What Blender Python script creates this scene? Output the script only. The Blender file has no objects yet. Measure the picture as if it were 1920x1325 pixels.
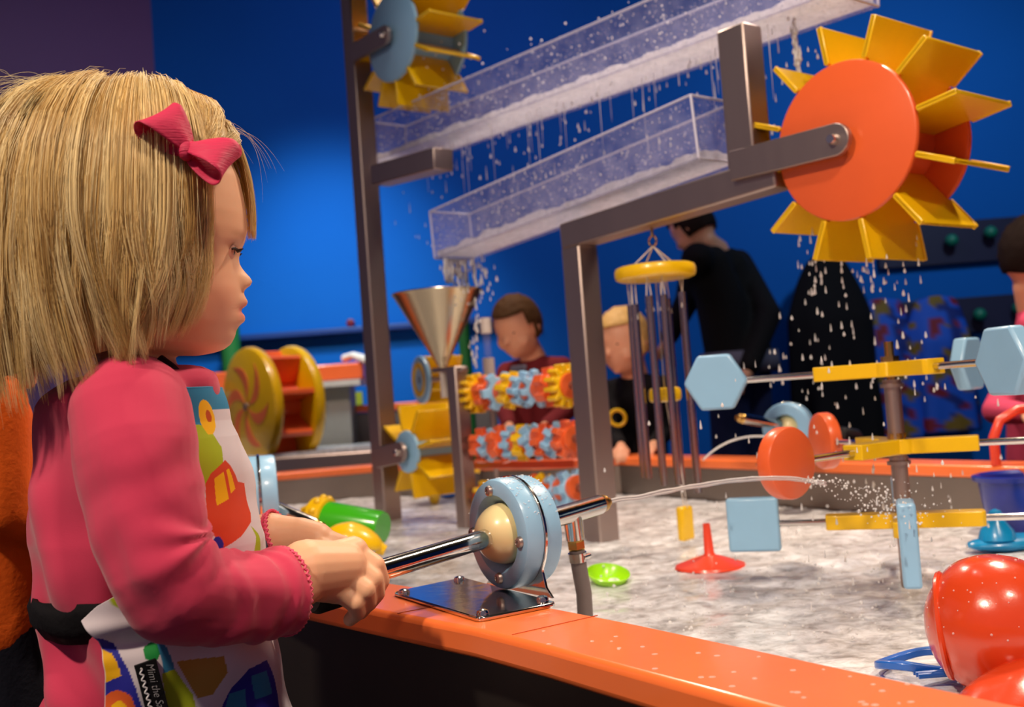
import bpy, bmesh, math, random
import numpy as np
from mathutils import Vector, Matrix, noise
random.seed(7); RNG = np.random.default_rng(7)
S = bpy.context.scene; C = S.collection
V = Vector
R = math.radians

# ------------------------------------------------------------------ camera
FPX = 1950.0
PITCH, ROLL, EYE = R(2.42), R(4.2), V((0, 0, .78))
fwd = V((0, math.cos(PITCH), math.sin(PITCH)))
_up = V((0, -math.sin(PITCH), math.cos(PITCH))); _rt = V((1, 0, 0))
cx = _rt*math.cos(ROLL) - _up*math.sin(ROLL)
cy = _rt*math.sin(ROLL) + _up*math.cos(ROLL)
cam_d = bpy.data.cameras.new('camera'); cam = bpy.data.objects.new('camera', cam_d); C.objects.link(cam)
Mx = Matrix((cx, cy, -fwd)).transposed().to_4x4(); Mx.translation = EYE
cam.matrix_world = Mx
cam_d.sensor_fit = 'HORIZONTAL'; cam_d.sensor_width = 36; cam_d.lens = 36*FPX/1920
cam_d.clip_start = .05; cam_d.clip_end = 60
cam_d.dof.use_dof = True; cam_d.dof.focus_distance = .93; cam_d.dof.aperture_fstop = 7.0
S.camera = cam
S.view_settings.view_transform = 'Standard'; S.view_settings.look = 'None'
S.view_settings.gamma = 1; S.view_settings.exposure = 0.38; S.view_settings.use_curve_mapping = False
try:
    S.cycles.use_denoising = True; S.cycles.max_bounces = 10; S.cycles.transparent_max_bounces = 24
    S.cycles.caustics_reflective = False; S.cycles.caustics_refractive = False
    S.cycles.sample_clamp_indirect = 6
except Exception: pass

def ray(px, py): return fwd + cx*((px-960)/FPX) - cy*((py-662.5)/FPX)
def at(px, py, d): return EYE + ray(px, py)*d                      # point at a depth along the view
def onz(px, py, z): r = ray(px, py); return EYE + r*((z-EYE.z)/r.z)  # point on a horizontal plane
def onp(px, py, P, D):                                              # point on the vertical plane through P along D
    n = V((D.y, -D.x, 0)); r = ray(px, py); return EYE + r*((P-EYE).dot(n)/r.dot(n))
def pix(p):
    q = p-EYE; d = q.dot(fwd); return (960+FPX*q.dot(cx)/d, 662.5-FPX*q.dot(cy)/d)

# ------------------------------------------------------------------ light
W = bpy.data.worlds.new('world'); S.world = W; W.use_nodes = True
W.node_tree.nodes['Background'].inputs[0].default_value = (.6, .48, .68, 1)
W.node_tree.nodes['Background'].inputs[1].default_value = .17
def area(name, loc, tgt, size, power, col):
    d = bpy.data.lights.new(name, 'AREA'); d.shape = 'DISK'; d.size = size; d.energy = power; d.color = col
    o = bpy.data.objects.new(name, d); C.objects.link(o); o.location = loc
    o.rotation_euler = (V(tgt)-V(loc)).to_track_quat('-Z', 'Y').to_euler(); return o
def spot(name, loc, tgt, ang, power, col, rad=.08, blend=.8):
    d = bpy.data.lights.new(name, 'SPOT'); d.spot_size = R(ang); d.spot_blend = blend; d.energy = power; d.color = col
    d.shadow_soft_size = rad
    o = bpy.data.objects.new(name, d); C.objects.link(o); o.location = loc
    o.rotation_euler = (V(tgt)-V(loc)).to_track_quat('-Z', 'Y').to_euler(); return o
WARM = (1, .80, .62)
spot('track_lamp_key', (-1.15, -.55, 2.75), (.1, 1.15, .75), 75, 190, WARM, .10)
spot('track_lamp_pool', (1.35, 2.3, 2.85), (.45, 1.3, .5), 95, 170, WARM, .10)
spot('track_lamp_rear', (-.1, 3.3, 2.9), (.0, 2.7, .5), 100, 110, WARM, .10)
spot('track_lamp_near', (.65, -.35, 2.7), (.75, 1.2, .6), 70, 120, WARM, .12)
spot('fill_trough', (.0, 1.75, 2.95), (.1, 2.1, 1.4), 70, 45, (1, .9, .82), .10)  # added spot that whitens the trough water, no known fixture
spot('fill_rear_left', (-.9, 3.6, 2.9), (-1.0, 4.6, .6), 80, 110, WARM, .10)  # added fill so the yellow wheel and rear basin come out lighter
spot('wall_lamp_left', (-.95, 4.3, 2.95), (-.95, 5.6, .95), 62, 170, (.7, .95, 1), .15, 1)
area('fill_wall_top', (-.2, 3.9, 3.1), (-.4, 5.6, 1.7), .6, 9, (.95, .6, 1))  # added broad dim fill that lifts the upper blue wall
spot('fill_plum_wall', (-1.3, 3.4, 3.0), (-2.3, 5.0, 1.7), 100, 17, (1, .85, .9), .2, 1)  # added weak spot, only there to brighten the plum wall
spot('wall_lamp_right', (2.3, 3.5, 2.95), (2.2, 5.6, 1.2), 120, 75, (.65, .85, 1), .15, 1)

# ------------------------------------------------------------------ materials
def lin(c):
    if isinstance(c, str): c = tuple(int(c[i:i+2], 16)/255 for i in (0, 2, 4))
    else: c = tuple(x/255 for x in c)
    return tuple(x/12.92 if x <= .04045 else ((x+.055)/1.055)**2.4 for x in c)
def mat(name, col, rough=.4, metal=0., var=.08, vscale=30., bump=0., bscale=60., coat=0., sss=0., trans=0., ior=1.45, stretch=None, spec=None):
    m = bpy.data.materials.new(name); m.use_nodes = True; nt = m.node_tree; N = nt.nodes; L = nt.links
    b = N['Principled BSDF']; c = lin(col)
    tc = N.new('ShaderNodeTexCoord'); mp = N.new('ShaderNodeMapping'); L.new(tc.outputs['Object'], mp.inputs[0])
    if stretch: mp.inputs['Scale'].default_value = stretch
    nz = N.new('ShaderNodeTexNoise'); nz.inputs['Scale'].default_value = vscale; nz.inputs['Detail'].default_value = 4
    L.new(mp.outputs[0], nz.inputs['Vector'])
    rp = N.new('ShaderNodeMix'); rp.data_type = 'RGBA'
    rp.inputs[6].default_value = (*[x*(1-var) for x in c], 1); rp.inputs[7].default_value = (*[min(1, x*(1+var)) for x in c], 1)
    L.new(nz.outputs[0], rp.inputs[0]); L.new(rp.outputs[2], b.inputs['Base Color'])
    b.inputs['Roughness'].default_value = rough; b.inputs['Metallic'].default_value = metal
    b.inputs['Coat Weight'].default_value = coat; b.inputs['Coat Roughness'].default_value = .12
    if spec is not None: b.inputs['Specular IOR Level'].default_value = spec
    if trans: b.inputs['Transmission Weight'].default_value = trans; b.inputs['IOR'].default_value = ior
    if sss:
        b.inputs['Subsurface Weight'].default_value = sss; b.inputs['Subsurface Radius'].default_value = (1, .35, .2); b.inputs['Subsurface Scale'].default_value = .006
    if bump:
        n2 = N.new('ShaderNodeTexNoise'); n2.inputs['Scale'].default_value = bscale; n2.inputs['Detail'].default_value = 3
        L.new(mp.outputs[0], n2.inputs['Vector'])
        bp = N.new('ShaderNodeBump'); bp.inputs['Strength'].default_value = bump; bp.inputs['Distance'].default_value = .004
        L.new(n2.outputs[0], bp.inputs['Height']); L.new(bp.outputs[0], b.inputs['Normal'])
    return m
def attr_mat(name, rough=.7, sss=0., bump=0., bscale=400., sheen=0., spec=.4):
    m = bpy.data.materials.new(name); m.use_nodes = True; nt = m.node_tree; N = nt.nodes; L = nt.links
    b = N['Principled BSDF']; a = N.new('ShaderNodeVertexColor'); a.layer_name = 'Col'
    L.new(a.outputs[0], b.inputs['Base Color']); b.inputs['Roughness'].default_value = rough
    b.inputs['Specular IOR Level'].default_value = spec; b.inputs['Sheen Weight'].default_value = sheen
    if sss:
        b.inputs['Subsurface Weight'].default_value = sss; b.inputs['Subsurface Radius'].default_value = (1, .4, .25); b.inputs['Subsurface Scale'].default_value = .006
    if bump:
        n2 = N.new('ShaderNodeTexNoise'); n2.inputs['Scale'].default_value = bscale
        bp = N.new('ShaderNodeBump'); bp.inputs['Strength'].default_value = bump; bp.inputs['Distance'].default_value = .002
        L.new(n2.outputs[0], bp.inputs['Height']); L.new(bp.outputs[0], b.inputs['Normal'])
    return m
STEEL = mat('brushed_steel', (172, 156, 150), .42, 1, .12, 8, .12, 40, stretch=(1, 1, .15))
CHROME = mat('polished_steel', (215, 210, 205), .12, 1, .05, 20, .05, 60)
DARKST = mat('dark_steel_panel', (70, 64, 60), .45, .8, .2, 6)
ORANGE = mat('orange_laminate', (243, 120, 58), .28, 0, .07, 12, .06, 30, coat=.3)
WORANGE = mat('orange_plastic', (228, 98, 48), .33, 0, .05, 20, coat=.2)
YELLOW = mat('yellow_plastic', (232, 186, 10), .3, 0, .05, 20, coat=.3)
LBLUE = mat('light_blue_plastic', (142, 190, 224), .35, 0, .05, 25, .05, 120, coat=.25)
RED = mat('red_plastic', (232, 74, 48), .3, 0, .06, 15, coat=.3)
BALLRED = mat('wet_red_orange_plastic', (208, 66, 28), .25, 0, .06, 9, .10, 60, coat=.5)
GREEN = mat('green_plastic', (60, 180, 20), .25, 0, .06, 15, coat=.4)
LIME = mat('lime_plastic', (160, 228, 20), .3, 0, .05, 15, coat=.3)
NAVY = mat('navy_plastic', (22, 40, 140), .3, 0, .06, 15, coat=.3)
BLUEP = mat('blue_plastic', (20, 95, 190), .3, 0, .06, 15, coat=.3)
CYAN = mat('cyan_plastic', (10, 140, 200), .3, 0, .06, 15, coat=.3)
CREAM = mat('cream_ball_plastic', (243, 226, 168), .3, 0, .04, 15, coat=.4)
BRASS = mat('brass', (200, 160, 90), .25, 1, .08, 30)
RUBBER = mat('black_rubber', (16, 15, 15), .45, 0, .2, 60)
HOSE = mat('grey_hose', (120, 108, 104), .5, 0, .1, 60, .1, 200)
STRING = mat('white_cord', (215, 205, 195), .6)
WHITEP = mat('white_plastic', (235, 225, 215), .4)

# ------------------------------------------------------------------ mesh helpers
ORG = {}
def perp(a):
    a = a.normalized(); t = V((0, 0, 1)) if abs(a.z) < .9 else V((1, 0, 0))
    x = a.cross(t).normalized(); return x, a.cross(x).normalized()
class MB:
    def __init__(s): s.v = []; s.f = []
    def add(s, vs, fs):
        o = len(s.v); s.v += [V(p) for p in vs]; s.f += [[i+o for i in f] for f in fs]; return s
    def obox(s, c, A, B, Cc, ha, hb, hc):
        vs = [c+A*(x*ha)+B*(y*hb)+Cc*(z*hc) for x in (-1, 1) for y in (-1, 1) for z in (-1, 1)]
        return s.add(vs, [(0, 1, 3, 2), (4, 6, 7, 5), (0, 4, 5, 1), (2, 3, 7, 6), (0, 2, 6, 4), (1, 5, 7, 3)])
    def bar(s, p0, p1, side, w, t):                                  # rectangular bar from p0 to p1, width w along side
        a = (p1-p0); l = a.length; a = a/l; side = (side-a*side.dot(a)).normalized(); u = a.cross(side)
        return s.obox((p0+p1)/2, a, side, u, l/2, w/2, t/2)
    def prism(s, poly, O, A, B, Cc, t0, t1):
        n = len(poly); vs = [O+A*x+B*y+Cc*t0 for x, y in poly]+[O+A*x+B*y+Cc*t1 for x, y in poly]
        return s.add(vs, [list(range(n))[::-1], list(range(n, 2*n))]+[(i, (i+1) % n, n+(i+1) % n, n+i) for i in range(n)])
    def tube(s, pts, r, n=12, caps=True, closed=False):
        pts = [V(p) for p in pts]; k = len(pts); rr = r if hasattr(r, '__len__') else [r]*k
        T = []
        for i in range(k):
            a = pts[(i+1) % k] if (closed or i < k-1) else pts[i]; b = pts[i-1] if (closed or i > 0) else pts[i]
            T.append((a-b).normalized())
        x, y = perp(T[0]); vs = []; fs = []
        for i in range(k):
            x = (x-T[i]*x.dot(T[i])).normalized(); y = T[i].cross(x)
            vs += [pts[i]+(x*math.cos(2*math.pi*j/n)+y*math.sin(2*math.pi*j/n))*rr[i] for j in range(n)]
        for i in range(k if closed else k-1):
            a = i*n; b = ((i+1) % k)*n
            fs += [(a+j, a+(j+1) % n, b+(j+1) % n, b+j) for j in range(n)]
        if caps and not closed: fs += [list(range(n))[::-1], list(range((k-1)*n, k*n))]
        return s.add(vs, fs)
    def lathe(s, prof, O, ax, n=40, closed=False):
        ax = ax.normalized(); x, y = perp(ax); vs = []; fs = []; k = len(prof)
        for r, h in prof: vs += [O+ax*h+(x*math.cos(2*math.pi*j/n)+y*math.sin(2*math.pi*j/n))*r for j in range(n)]
        for i in range(k if closed else k-1):
            a = i*n; b = ((i+1) % k)*n; fs += [(a+j, a+(j+1) % n, b+(j+1) % n, b+j) for j in range(n)]
        if not closed:
            if prof[0][0] > 1e-6: fs.append(list(range(n))[::-1])
            if prof[-1][0] > 1e-6: fs.append(list(range((k-1)*n, k*n)))
        return s.add(vs, fs)
    def disc(s, O, ax, r, t, n=48, e=None):                          # rounded disc from O along ax
        e = e if e else t*.3
        return s.lathe([(0, 0), (r-e, 0), (r-e*.3, e*.3), (r, e), (r, t-e), (r-e*.3, t-e*.3), (r-e, t), (0, t)], O, ax, n)
    def sph(s, c, r, n=20, m=12, Rm=None):
        r = r if hasattr(r, '__len__') else (r, r, r); vs = []; fs = []
        for i in range(m+1):
            th = math.pi*i/m
            for j in range(n):
                p = V((math.sin(th)*math.cos(2*math.pi*j/n)*r[0], math.sin(th)*math.sin(2*math.pi*j/n)*r[1], math.cos(th)*r[2]))
                vs.append(c+(Rm @ p if Rm else p))
        for i in range(m): fs += [(i*n+j, (i+1)*n+j, (i+1)*n+(j+1) % n, i*n+(j+1) % n) for j in range(n)]
        return s.add(vs, fs)
    def cap(s, p0, p1, r0, r1, n=16):                                # closed tapered capsule
        a = p1-p0; l = a.length; a = a/l; prof = []
        for i in range(7): th = math.pi/2*i/6; prof.append((r0*math.sin(th), -r0*math.cos(th)))
        for i in range(7): th = math.pi/2*i/6; prof.append((r1*math.cos(th), l+r1*math.sin(th)))
        return s.lathe(prof, p0, a, n)
    def mesh(s, name, off=V((0, 0, 0)), merge=1e-6):
        me = bpy.data.meshes.new(name); bm = bmesh.new(); vv = [bm.verts.new(p-off) for p in s.v]
        for f in s.f:
            try: bm.faces.new([vv[i] for i in f])
            except ValueError: pass
        bmesh.ops.remove_doubles(bm, verts=bm.verts, dist=merge)
        bmesh.ops.recalc_face_normals(bm, faces=bm.faces)
        bm.to_mesh(me); bm.free(); return me
def link(name, me, m, parent=None, ang=35, off=None):
    o = bpy.data.objects.new(name, me); C.objects.link(o)
    if m and not me.materials: me.materials.append(m)
    for p in me.polygons: p.use_smooth = True
    if ang: me.set_sharp_from_angle(angle=R(ang))
    if parent: o.parent = parent; ORG[o.name] = ORG[parent.name]
    else: ORG[o.name] = off if off else V((0, 0, 0)); o.location = ORG[o.name]
    return o
def build(mb, name, m, parent=None, bevel=0, ang=35, seg=2):
    if parent: off = ORG[parent.name]
    else:
        xs = [p.x for p in mb.v]; ys = [p.y for p in mb.v]; zs = [p.z for p in mb.v]
        off = V(((min(xs)+max(xs))/2, (min(ys)+max(ys))/2, min(zs)))
    me = mb.mesh(name, off); o = link(name, me, m, parent, ang, off)
    if bevel:
        md = o.modifiers.new('bevel', 'BEVEL'); md.width = bevel; md.segments = seg; md.limit_method = 'ANGLE'; md.angle_limit = R(40)
        md.harden_normals = False
    return o
def tag(o, label=None, cat=None, group=None, kind=None):
    if label: o['label'] = label
    if cat: o['category'] = cat
    if group: o['group'] = group
    if kind: o['kind'] = kind
    return o
def thing(name, label, cat, loc, group=None):
    o = bpy.data.objects.new(name, None); C.objects.link(o); o.location = loc; o.empty_display_size = .05
    ORG[o.name] = V(loc); return tag(o, label, cat, group)
def solidify_np(name, verts, faces, m, parent, col=None, ang=0):
    me = bpy.data.meshes.new(name); off = ORG[parent.name] if parent else V((0, 0, 0))
    v = np.asarray(verts, dtype=np.float64)-np.array(off); me.from_pydata(v.tolist(), [], faces); me.update()
    if col is not None: set_col(me, col)
    return link(name, me, m, parent, ang)
def set_col(me, col):
    a = me.color_attributes.new('Col', 'FLOAT_COLOR', 'POINT'); c = np.ones((len(me.vertices), 4), dtype=np.float32); c[:, :3] = col
    a.data.foreach_set('color', c.ravel())
def coords(me):
    a = np.empty(len(me.vertices)*3, dtype=np.float32); me.vertices.foreach_get('co', a); return a.reshape(-1, 3).astype(np.float64)
def setco(me, a): me.vertices.foreach_set('co', np.asarray(a, dtype=np.float32).ravel()); me.update()
def blob(mb, voxel, it=4, fac=.5):                                   # one continuous skin over overlapping closed shapes
    me = mb.mesh('tmp'); o = bpy.data.objects.new('tmp', me); C.objects.link(o)
    r = o.modifiers.new('r', 'REMESH'); r.mode = 'VOXEL'; r.voxel_size = voxel
    if it: s = o.modifiers.new('s', 'SMOOTH'); s.factor = fac; s.iterations = it
    dg = bpy.context.evaluated_depsgraph_get(); out = bpy.data.meshes.new_from_object(o.evaluated_get(dg))
    bpy.data.objects.remove(o); bpy.data.meshes.remove(me); out.materials.clear(); return out
def blobobj(mb, name, m, parent, voxel, it=4, col=None, fn=None, fac=.5):
    me = blob(mb, voxel, it, fac); me.name = name; co = coords(me)
    if fn: co = fn(co, me)
    if col is not None: set_col(me, col(co))
    setco(me, co-np.array(ORG[parent.name])); return link(name, me, m, parent, 0)
Z = V((0, 0, 1))
# ------------------------------------------------------------------ setting
D = V((math.cos(R(-52)), math.sin(R(-52)), 0)); N = V((-D.y, D.x, 0))        # frame direction (towards us, right) and across
TD = V((math.cos(R(-56.3)), math.sin(R(-56.3)), 0)); TN = V((-TD.y, TD.x, 0))  # table rim direction
RIM, WATER = .58, .47
WALLY = 5.6
BLUE = mat('blue_wall_paint', (8, 96, 188), .75, 0, .05, 3, .03, 60, spec=.15)
PURPLE = mat('plum_wall_paint', (96, 76, 128), .6, 0, .06, 3)
DARKF = mat('dark_floor', (36, 33, 38), .5, 0, .2, 5)
CEIL = mat('dark_ceiling', (20, 20, 26), .8)
def slab(name, c, sx, sy, sz, m):
    o = build(MB().obox(V(c), V((1, 0, 0)), V((0, 1, 0)), Z, sx/2, sy/2, sz/2), name, m); o['kind'] = 'structure'; return o
slab('floor', (.8, 2.4, -.05), 8.4, 7.6, .1, DARKF)
slab('ceiling', (.8, 2.4, 3.25), 8.4, 7.6, .1, CEIL)
xw = at(276, 60, WALLY).x
slab('wall_back', ((xw+5)/2+.05, WALLY+.06, 1.6), 5-xw+.1, .12, 3.2, BLUE)
wl = MB().obox(V((xw, WALLY, 1.6))-V((.82, .57, 0)).normalized()*1.55+V((-.57, .82, 0)).normalized()*.05, V((.82, .57, 0)).normalized(), V((-.57, .82, 0)).normalized(), Z, 1.6, .05, 1.6)
o = build(wl, 'wall_left', PURPLE); o['kind'] = 'structure'
slab('wall_right', (5, 2.4, 1.6), .12, 7.6, 3.2, BLUE)
# ledge line on the back wall, left part
p0 = at(452, 628, 5.5); p1 = at(705, 618, 5.5)
o = build(MB().obox(V(((p0.x+p1.x)/2+.2, WALLY-.04, (p0.z+p1.z)/2)), V((1, 0, 0)), V((0, 1, 0)), Z, 1.0, .03, .018), 'trim_1', mat('navy_trim', (6, 52, 120), .5), bevel=.008); o['kind'] = 'structure'
p = at(668, 747, WALLY)
tag(build(MB().obox(V((p.x, WALLY-.005, p.z)), V((1, 0, 0)), V((0, 1, 0)), Z, .035, .006, .035), 'wall_sticker', mat('olive_sticker', (150, 160, 30), .6)), 'small olive green square stuck low on the bright blue wall', 'sticker')
p = at(657, 605, WALLY)
tag(build(MB().disc(V((p.x, WALLY, p.z)), V((0, -1, 0)), .022, .02), 'wall_button', mat('maroon_plastic', (110, 20, 40), .4)), 'small dark red round button on the blue wall above the ledge', 'button')

# ------------------------------------------------------------------ water table
def xy(p): return V((p.x, p.y, 0))
In = [onz(1920, 1319, RIM)+TD*.22, onz(1200, 1169, RIM), onz(1045, 1139, RIM), onz(690, 1085, RIM)]
g = onz(490, 1010, RIM); In += [V((-.47, 1.75, 0)), V((-.80, 2.35, 0)), onz(500, 889, RIM), onz(722, 870, RIM), onz(1000, 866, RIM), onz(1160, 856, RIM), onz(1560, 866, RIM), onz(1915, 874, RIM)]
In += [In[-1]+V((.22, -.38, 0)), V((1.0, .95, 0)), V((.62, .42, 0))]
In = [V((p.x, p.y, 0)) for p in In]
# make sure the outline is counter-clockwise seen from above, then offset it outwards
ar = sum(In[i].x*In[(i+1) % len(In)].y-In[(i+1) % len(In)].x*In[i].y for i in range(len(In)))
if ar < 0: In = In[::-1]
def offset(poly, w):
    out = []; n = len(poly)
    for i in range(n):
        a, b, c = poly[i-1], poly[i], poly[(i+1) % n]
        n1 = V(((b-a).y, -(b-a).x, 0)).normalized(); n2 = V(((c-b).y, -(c-b).x, 0)).normalized()
        m = (n1+n2).normalized(); out.append(b+m*(w/max(.45, m.dot(n1))))
    return out
Out = offset(In, .10)
def band(poly_in, poly_out, z0, z1):
    mb = MB(); n = len(poly_in); vs = []
    for i in range(n):
        a, b = poly_in[i], poly_out[i]; vs += [a+Z*z0, b+Z*z0, b+Z*z1, a+Z*z1]
    fs = []
    for i in range(n):
        p, q = 4*i, 4*((i+1) % n)
        for k in range(4): fs.append((p+k, p+(k+1) % 4, q+(k+1) % 4, q+k))
    return mb.add(vs, fs)
table = thing('water_table', 'big water play table with orange rim and grey steel basin', 'table', V((.3, 1.9, 0)))
build(band(In, Out, RIM-.027, RIM), 'rim', ORANGE, table, bevel=.006, seg=3)
build(band(offset(In, .0), offset(In, .012), .30, RIM-.026), 'basin_wall', mat('basin_steel', (140, 130, 122), .38, .9, .12, 8), table)
build(band(offset(In, .045), offset(In, .06), .0, RIM-.026), 'skirt_panel', DARKST, table)
mb = MB().prism([(p.x, p.y) for p in offset(In, .011)], V((0, 0, 0)), V((1, 0, 0)), V((0, 1, 0)), Z, .29, .305); build(mb, 'basin_floor', STEEL, table)
# rim joints
JL = mat('joint_line', (190, 80, 34), .6)
for px, py in ((960, 1190), (745, 1150)):
    p = onz(px, py, RIM); build(MB().obox(V((p.x, p.y, RIM+.0002))+TN*.046, TN, TD, Z, .046, .0004, .0004), 'rim_joint', JL, table)

def inside(x, y, poly):
    c = False; n = len(poly)
    for i in range(n):
        a, b = poly[i], poly[i-1]
        if (a.y > y) != (b.y > y) and x < (b.x-a.x)*(y-a.y)/(b.y-a.y)+a.x: c = not c
    return c
def water_mat():
    m = bpy.data.materials.new('churning_water'); m.use_nodes = True; nt = m.node_tree; Nn = nt.nodes; L = nt.links
    b = Nn['Principled BSDF']; tc = Nn.new('ShaderNodeTexCoord'); mp = Nn.new('ShaderNodeMapping'); L.new(tc.outputs['Object'], mp.inputs[0])
    mp.inputs['Rotation'].default_value = (0, 0, R(-20)); mp.inputs['Scale'].default_value = (1, 1.1, 1)
    n1 = Nn.new('ShaderNodeTexNoise'); n1.inputs['Scale'].default_value = 30; n1.inputs['Detail'].default_value = 9; n1.inputs['Roughness'].default_value = .68; n1.inputs['Distortion'].default_value = .5
    L.new(mp.outputs[0], n1.inputs['Vector'])
    cr = Nn.new('ShaderNodeValToRGB'); e = cr.color_ramp.elements; e[0].position = .33; e[0].color = (*lin((160, 158, 156)), 1); e[1].position = .60; e[1].color = (*lin((244, 246, 250)), 1)
    x = e.new(.46); x.color = (*lin((214, 214, 216)), 1)
    L.new(n1.outputs[0], cr.inputs[0]); L.new(cr.outputs[0], b.inputs['Base Color'])
    b.inputs['Roughness'].default_value = .16; b.inputs['Specular IOR Level'].default_value = .6
    n2 = Nn.new('ShaderNodeTexNoise'); n2.inputs['Scale'].default_value = 70; n2.inputs['Detail'].default_value = 6; L.new(mp.outputs[0], n2.inputs['Vector'])
    bp = Nn.new('ShaderNodeBump'); bp.inputs['Strength'].default_value = .4; bp.inputs['Distance'].default_value = .005
    L.new(n2.outputs[0], bp.inputs['Height']); L.new(bp.outputs[0], b.inputs['Normal']); return m
WAT = water_mat()
xs = np.arange(min(p.x for p in In), max(p.x for p in In), .011); ys = np.arange(min(p.y for p in In), max(p.y for p in In), .014)
idx = {}; vs = []; fs = []
for i, x in enumerate(xs):
    for j, y in enumerate(ys):
        if inside(x, y, In):
            h = noise.fractal(V((x*13, y*15, .3)), 1.0, 2.0, 4)*.0042+noise.noise(V((x*40, y*46, 2)))*.0022
            idx[i, j] = len(vs); vs.append((x, y, WATER+h))
for (i, j), k in idx.items():
    if (i+1, j) in idx and (i, j+1) in idx and (i+1, j+1) in idx: fs.append((k, idx[i+1, j], idx[i+1, j+1], idx[i, j+1]))
o = solidify_np('pool_water', vs, fs, WAT, None); tag(o, 'pale churning foamy water filling the play table basin', 'water', kind='stuff')

# ------------------------------------------------------------------ steel frame
RP = onz(1128, 1012, WATER)                               # right post foot
frame = thing('steel_frame', 'brushed steel square tube frame standing in the pool carrying troughs and wheels', 'frame', V((RP.x, RP.y, .3)))
def plane(px, py, off=0): return onp(px, py, RP+N*off, D)
HW = .0275
def post(p, z0, z1, hw=HW, name='post'):
    return build(MB().obox(V((p.x, p.y, (z0+z1)/2)), D, N, Z, hw, hw, (z1-z0)/2), name, STEEL, frame, bevel=.004)
bt = plane(1095, 420); be = plane(1470, 322)              # beam on top of the right post
post(RP, .305, bt.z-.045)
b0 = V((RP.x, RP.y, bt.z-.02))-D*HW; b1 = be+Z*0
build(MB().bar(b0, V((b1.x, b1.y, b1.z)), N, .055, .055), 'crossbeam', STEEL, frame, bevel=.004)
LP = plane(728, 960); LP = V((LP.x, LP.y, 0))
post(LP, .305, 1.98)
SP = plane(874, 940); post(V((SP.x, SP.y, 0)), .305, plane(872, 684).z, .02)
# bracket under the upper trough
k0 = plane(712, 330); k1 = plane(832, 298)
build(MB().bar(k0, k1, N, .06, .055), 'trough_bracket', STEEL, frame, bevel=.004)
# upright behind the orange wheel
u0 = plane(1408, 325); u1 = plane(1390, 52)
build(MB().obox(V((u0.x, u0.y, (u0.z+u1.z)/2)), D, N, Z, .03, .026, (u1.z-u0.z)/2), 'upright', STEEL, frame, bevel=.004)
def arm(pa, pb, w, t, name='wheel_arm'):
    a = (pb-pa); l = a.length; a = a/l; b = N.cross(a); h = w/2
    poly = [(0, -h), (l, -h)]+[(l+h*math.sin(th), -h*math.cos(th)) for th in np.linspace(.15, math.pi-.15, 12)]+[(l, h), (0, h)]
    o = build(MB().prism(poly, pa, a, b, N, -t/2, t/2), name, STEEL, frame, bevel=.0015)
    build(MB().lathe([(0, -.012), (.007, -.011), (.009, -.006), (.009, 0)], pb-N*(t/2), N, 20), 'arm_bolt', CHROME, o)
    return o
A0 = plane(1372, 312, -.035); A1 = plane(1568, 262, -.035); arm(A0, A1, .052, .012)
B0 = plane(662, 100, -.035); B1 = plane(722, 66, -.035); arm(B0, B1, .05, .012)
C0 = plane(708, 858, -.035); C1 = plane(750, 848, -.035); arm(C0, C1, .055, .012)
# funnel holder
f0 = plane(872, 692); f1 = plane(815, 694, .0)
build(MB().bar(f0, f1, N, .02, .012), 'funnel_holder', STEEL, frame, bevel=.002)

# ------------------------------------------------------------------ paddle wheels
def wheel(name, label, A, rd, rp, w, dm, pm_, npad, ph, drum=True, drum_m=None):
    t = thing(name, label, 'wheel', A, 'paddle wheels on the steel frame'); A = V(A)
    build(MB().disc(A, N, rd, .012, 64, .004), 'front_disc', dm, t)
    build(MB().disc(A+N*(w-.012), N, rd, .012, 64, .004), 'back_disc', dm, t)
    build(MB().lathe([(rd*.55, .01), (rd*.55, w-.01)], A, N, 40), 'drum', drum_m or dm, t)
    build(MB().tube([A-N*.034, A+N*(w+.02)], .007, 16), 'axle', CHROME, t)
    U = D; Wv = Z
    for i in range(npad):
        a = ph+2*math.pi*i/npad; rdir = U*math.cos(a)+Wv*math.sin(a); tdir = N.cross(rdir)
        r0 = rd*.54; mb = MB().obox(A+rdir*((r0+rp)/2)+N*(w/2), rdir, N, tdir, (rp-r0)/2, w/2-.0125, .003)
        mb.obox(A+rdir*((rd+.002+rp)/2)+N*(w/2), rdir, N, tdir, (rp-rd-.002)/2, w/2, .0032)
        for sgn in (0, 1): mb.obox(A+rdir*((rd+.003+rp)/2)+N*(.003+sgn*(w-.006)), rdir, N, tdir, (rp-rd-.003)/2, .003, .0048)
        build(mb, 'paddle', pm_, t, bevel=.0015)
    return t
WA = A1+N*.018
wheel('paddle_wheel', 'large orange paddle wheel with yellow paddles on the steel arm at right', WA, .128, .196, .165, WORANGE, YELLOW, 12, R(8))
wheel('paddle_wheel', 'light blue paddle wheel with yellow paddles high on the left post', B1+N*.018, .118, .185, .165, LBLUE, YELLOW, 12, R(2))
wheel('paddle_wheel', 'small hubbed blue wheel with broad yellow paddles under the funnel', C1+N*.018, .056, .125, .16, LBLUE, YELLOW, 8, R(12))

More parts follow.
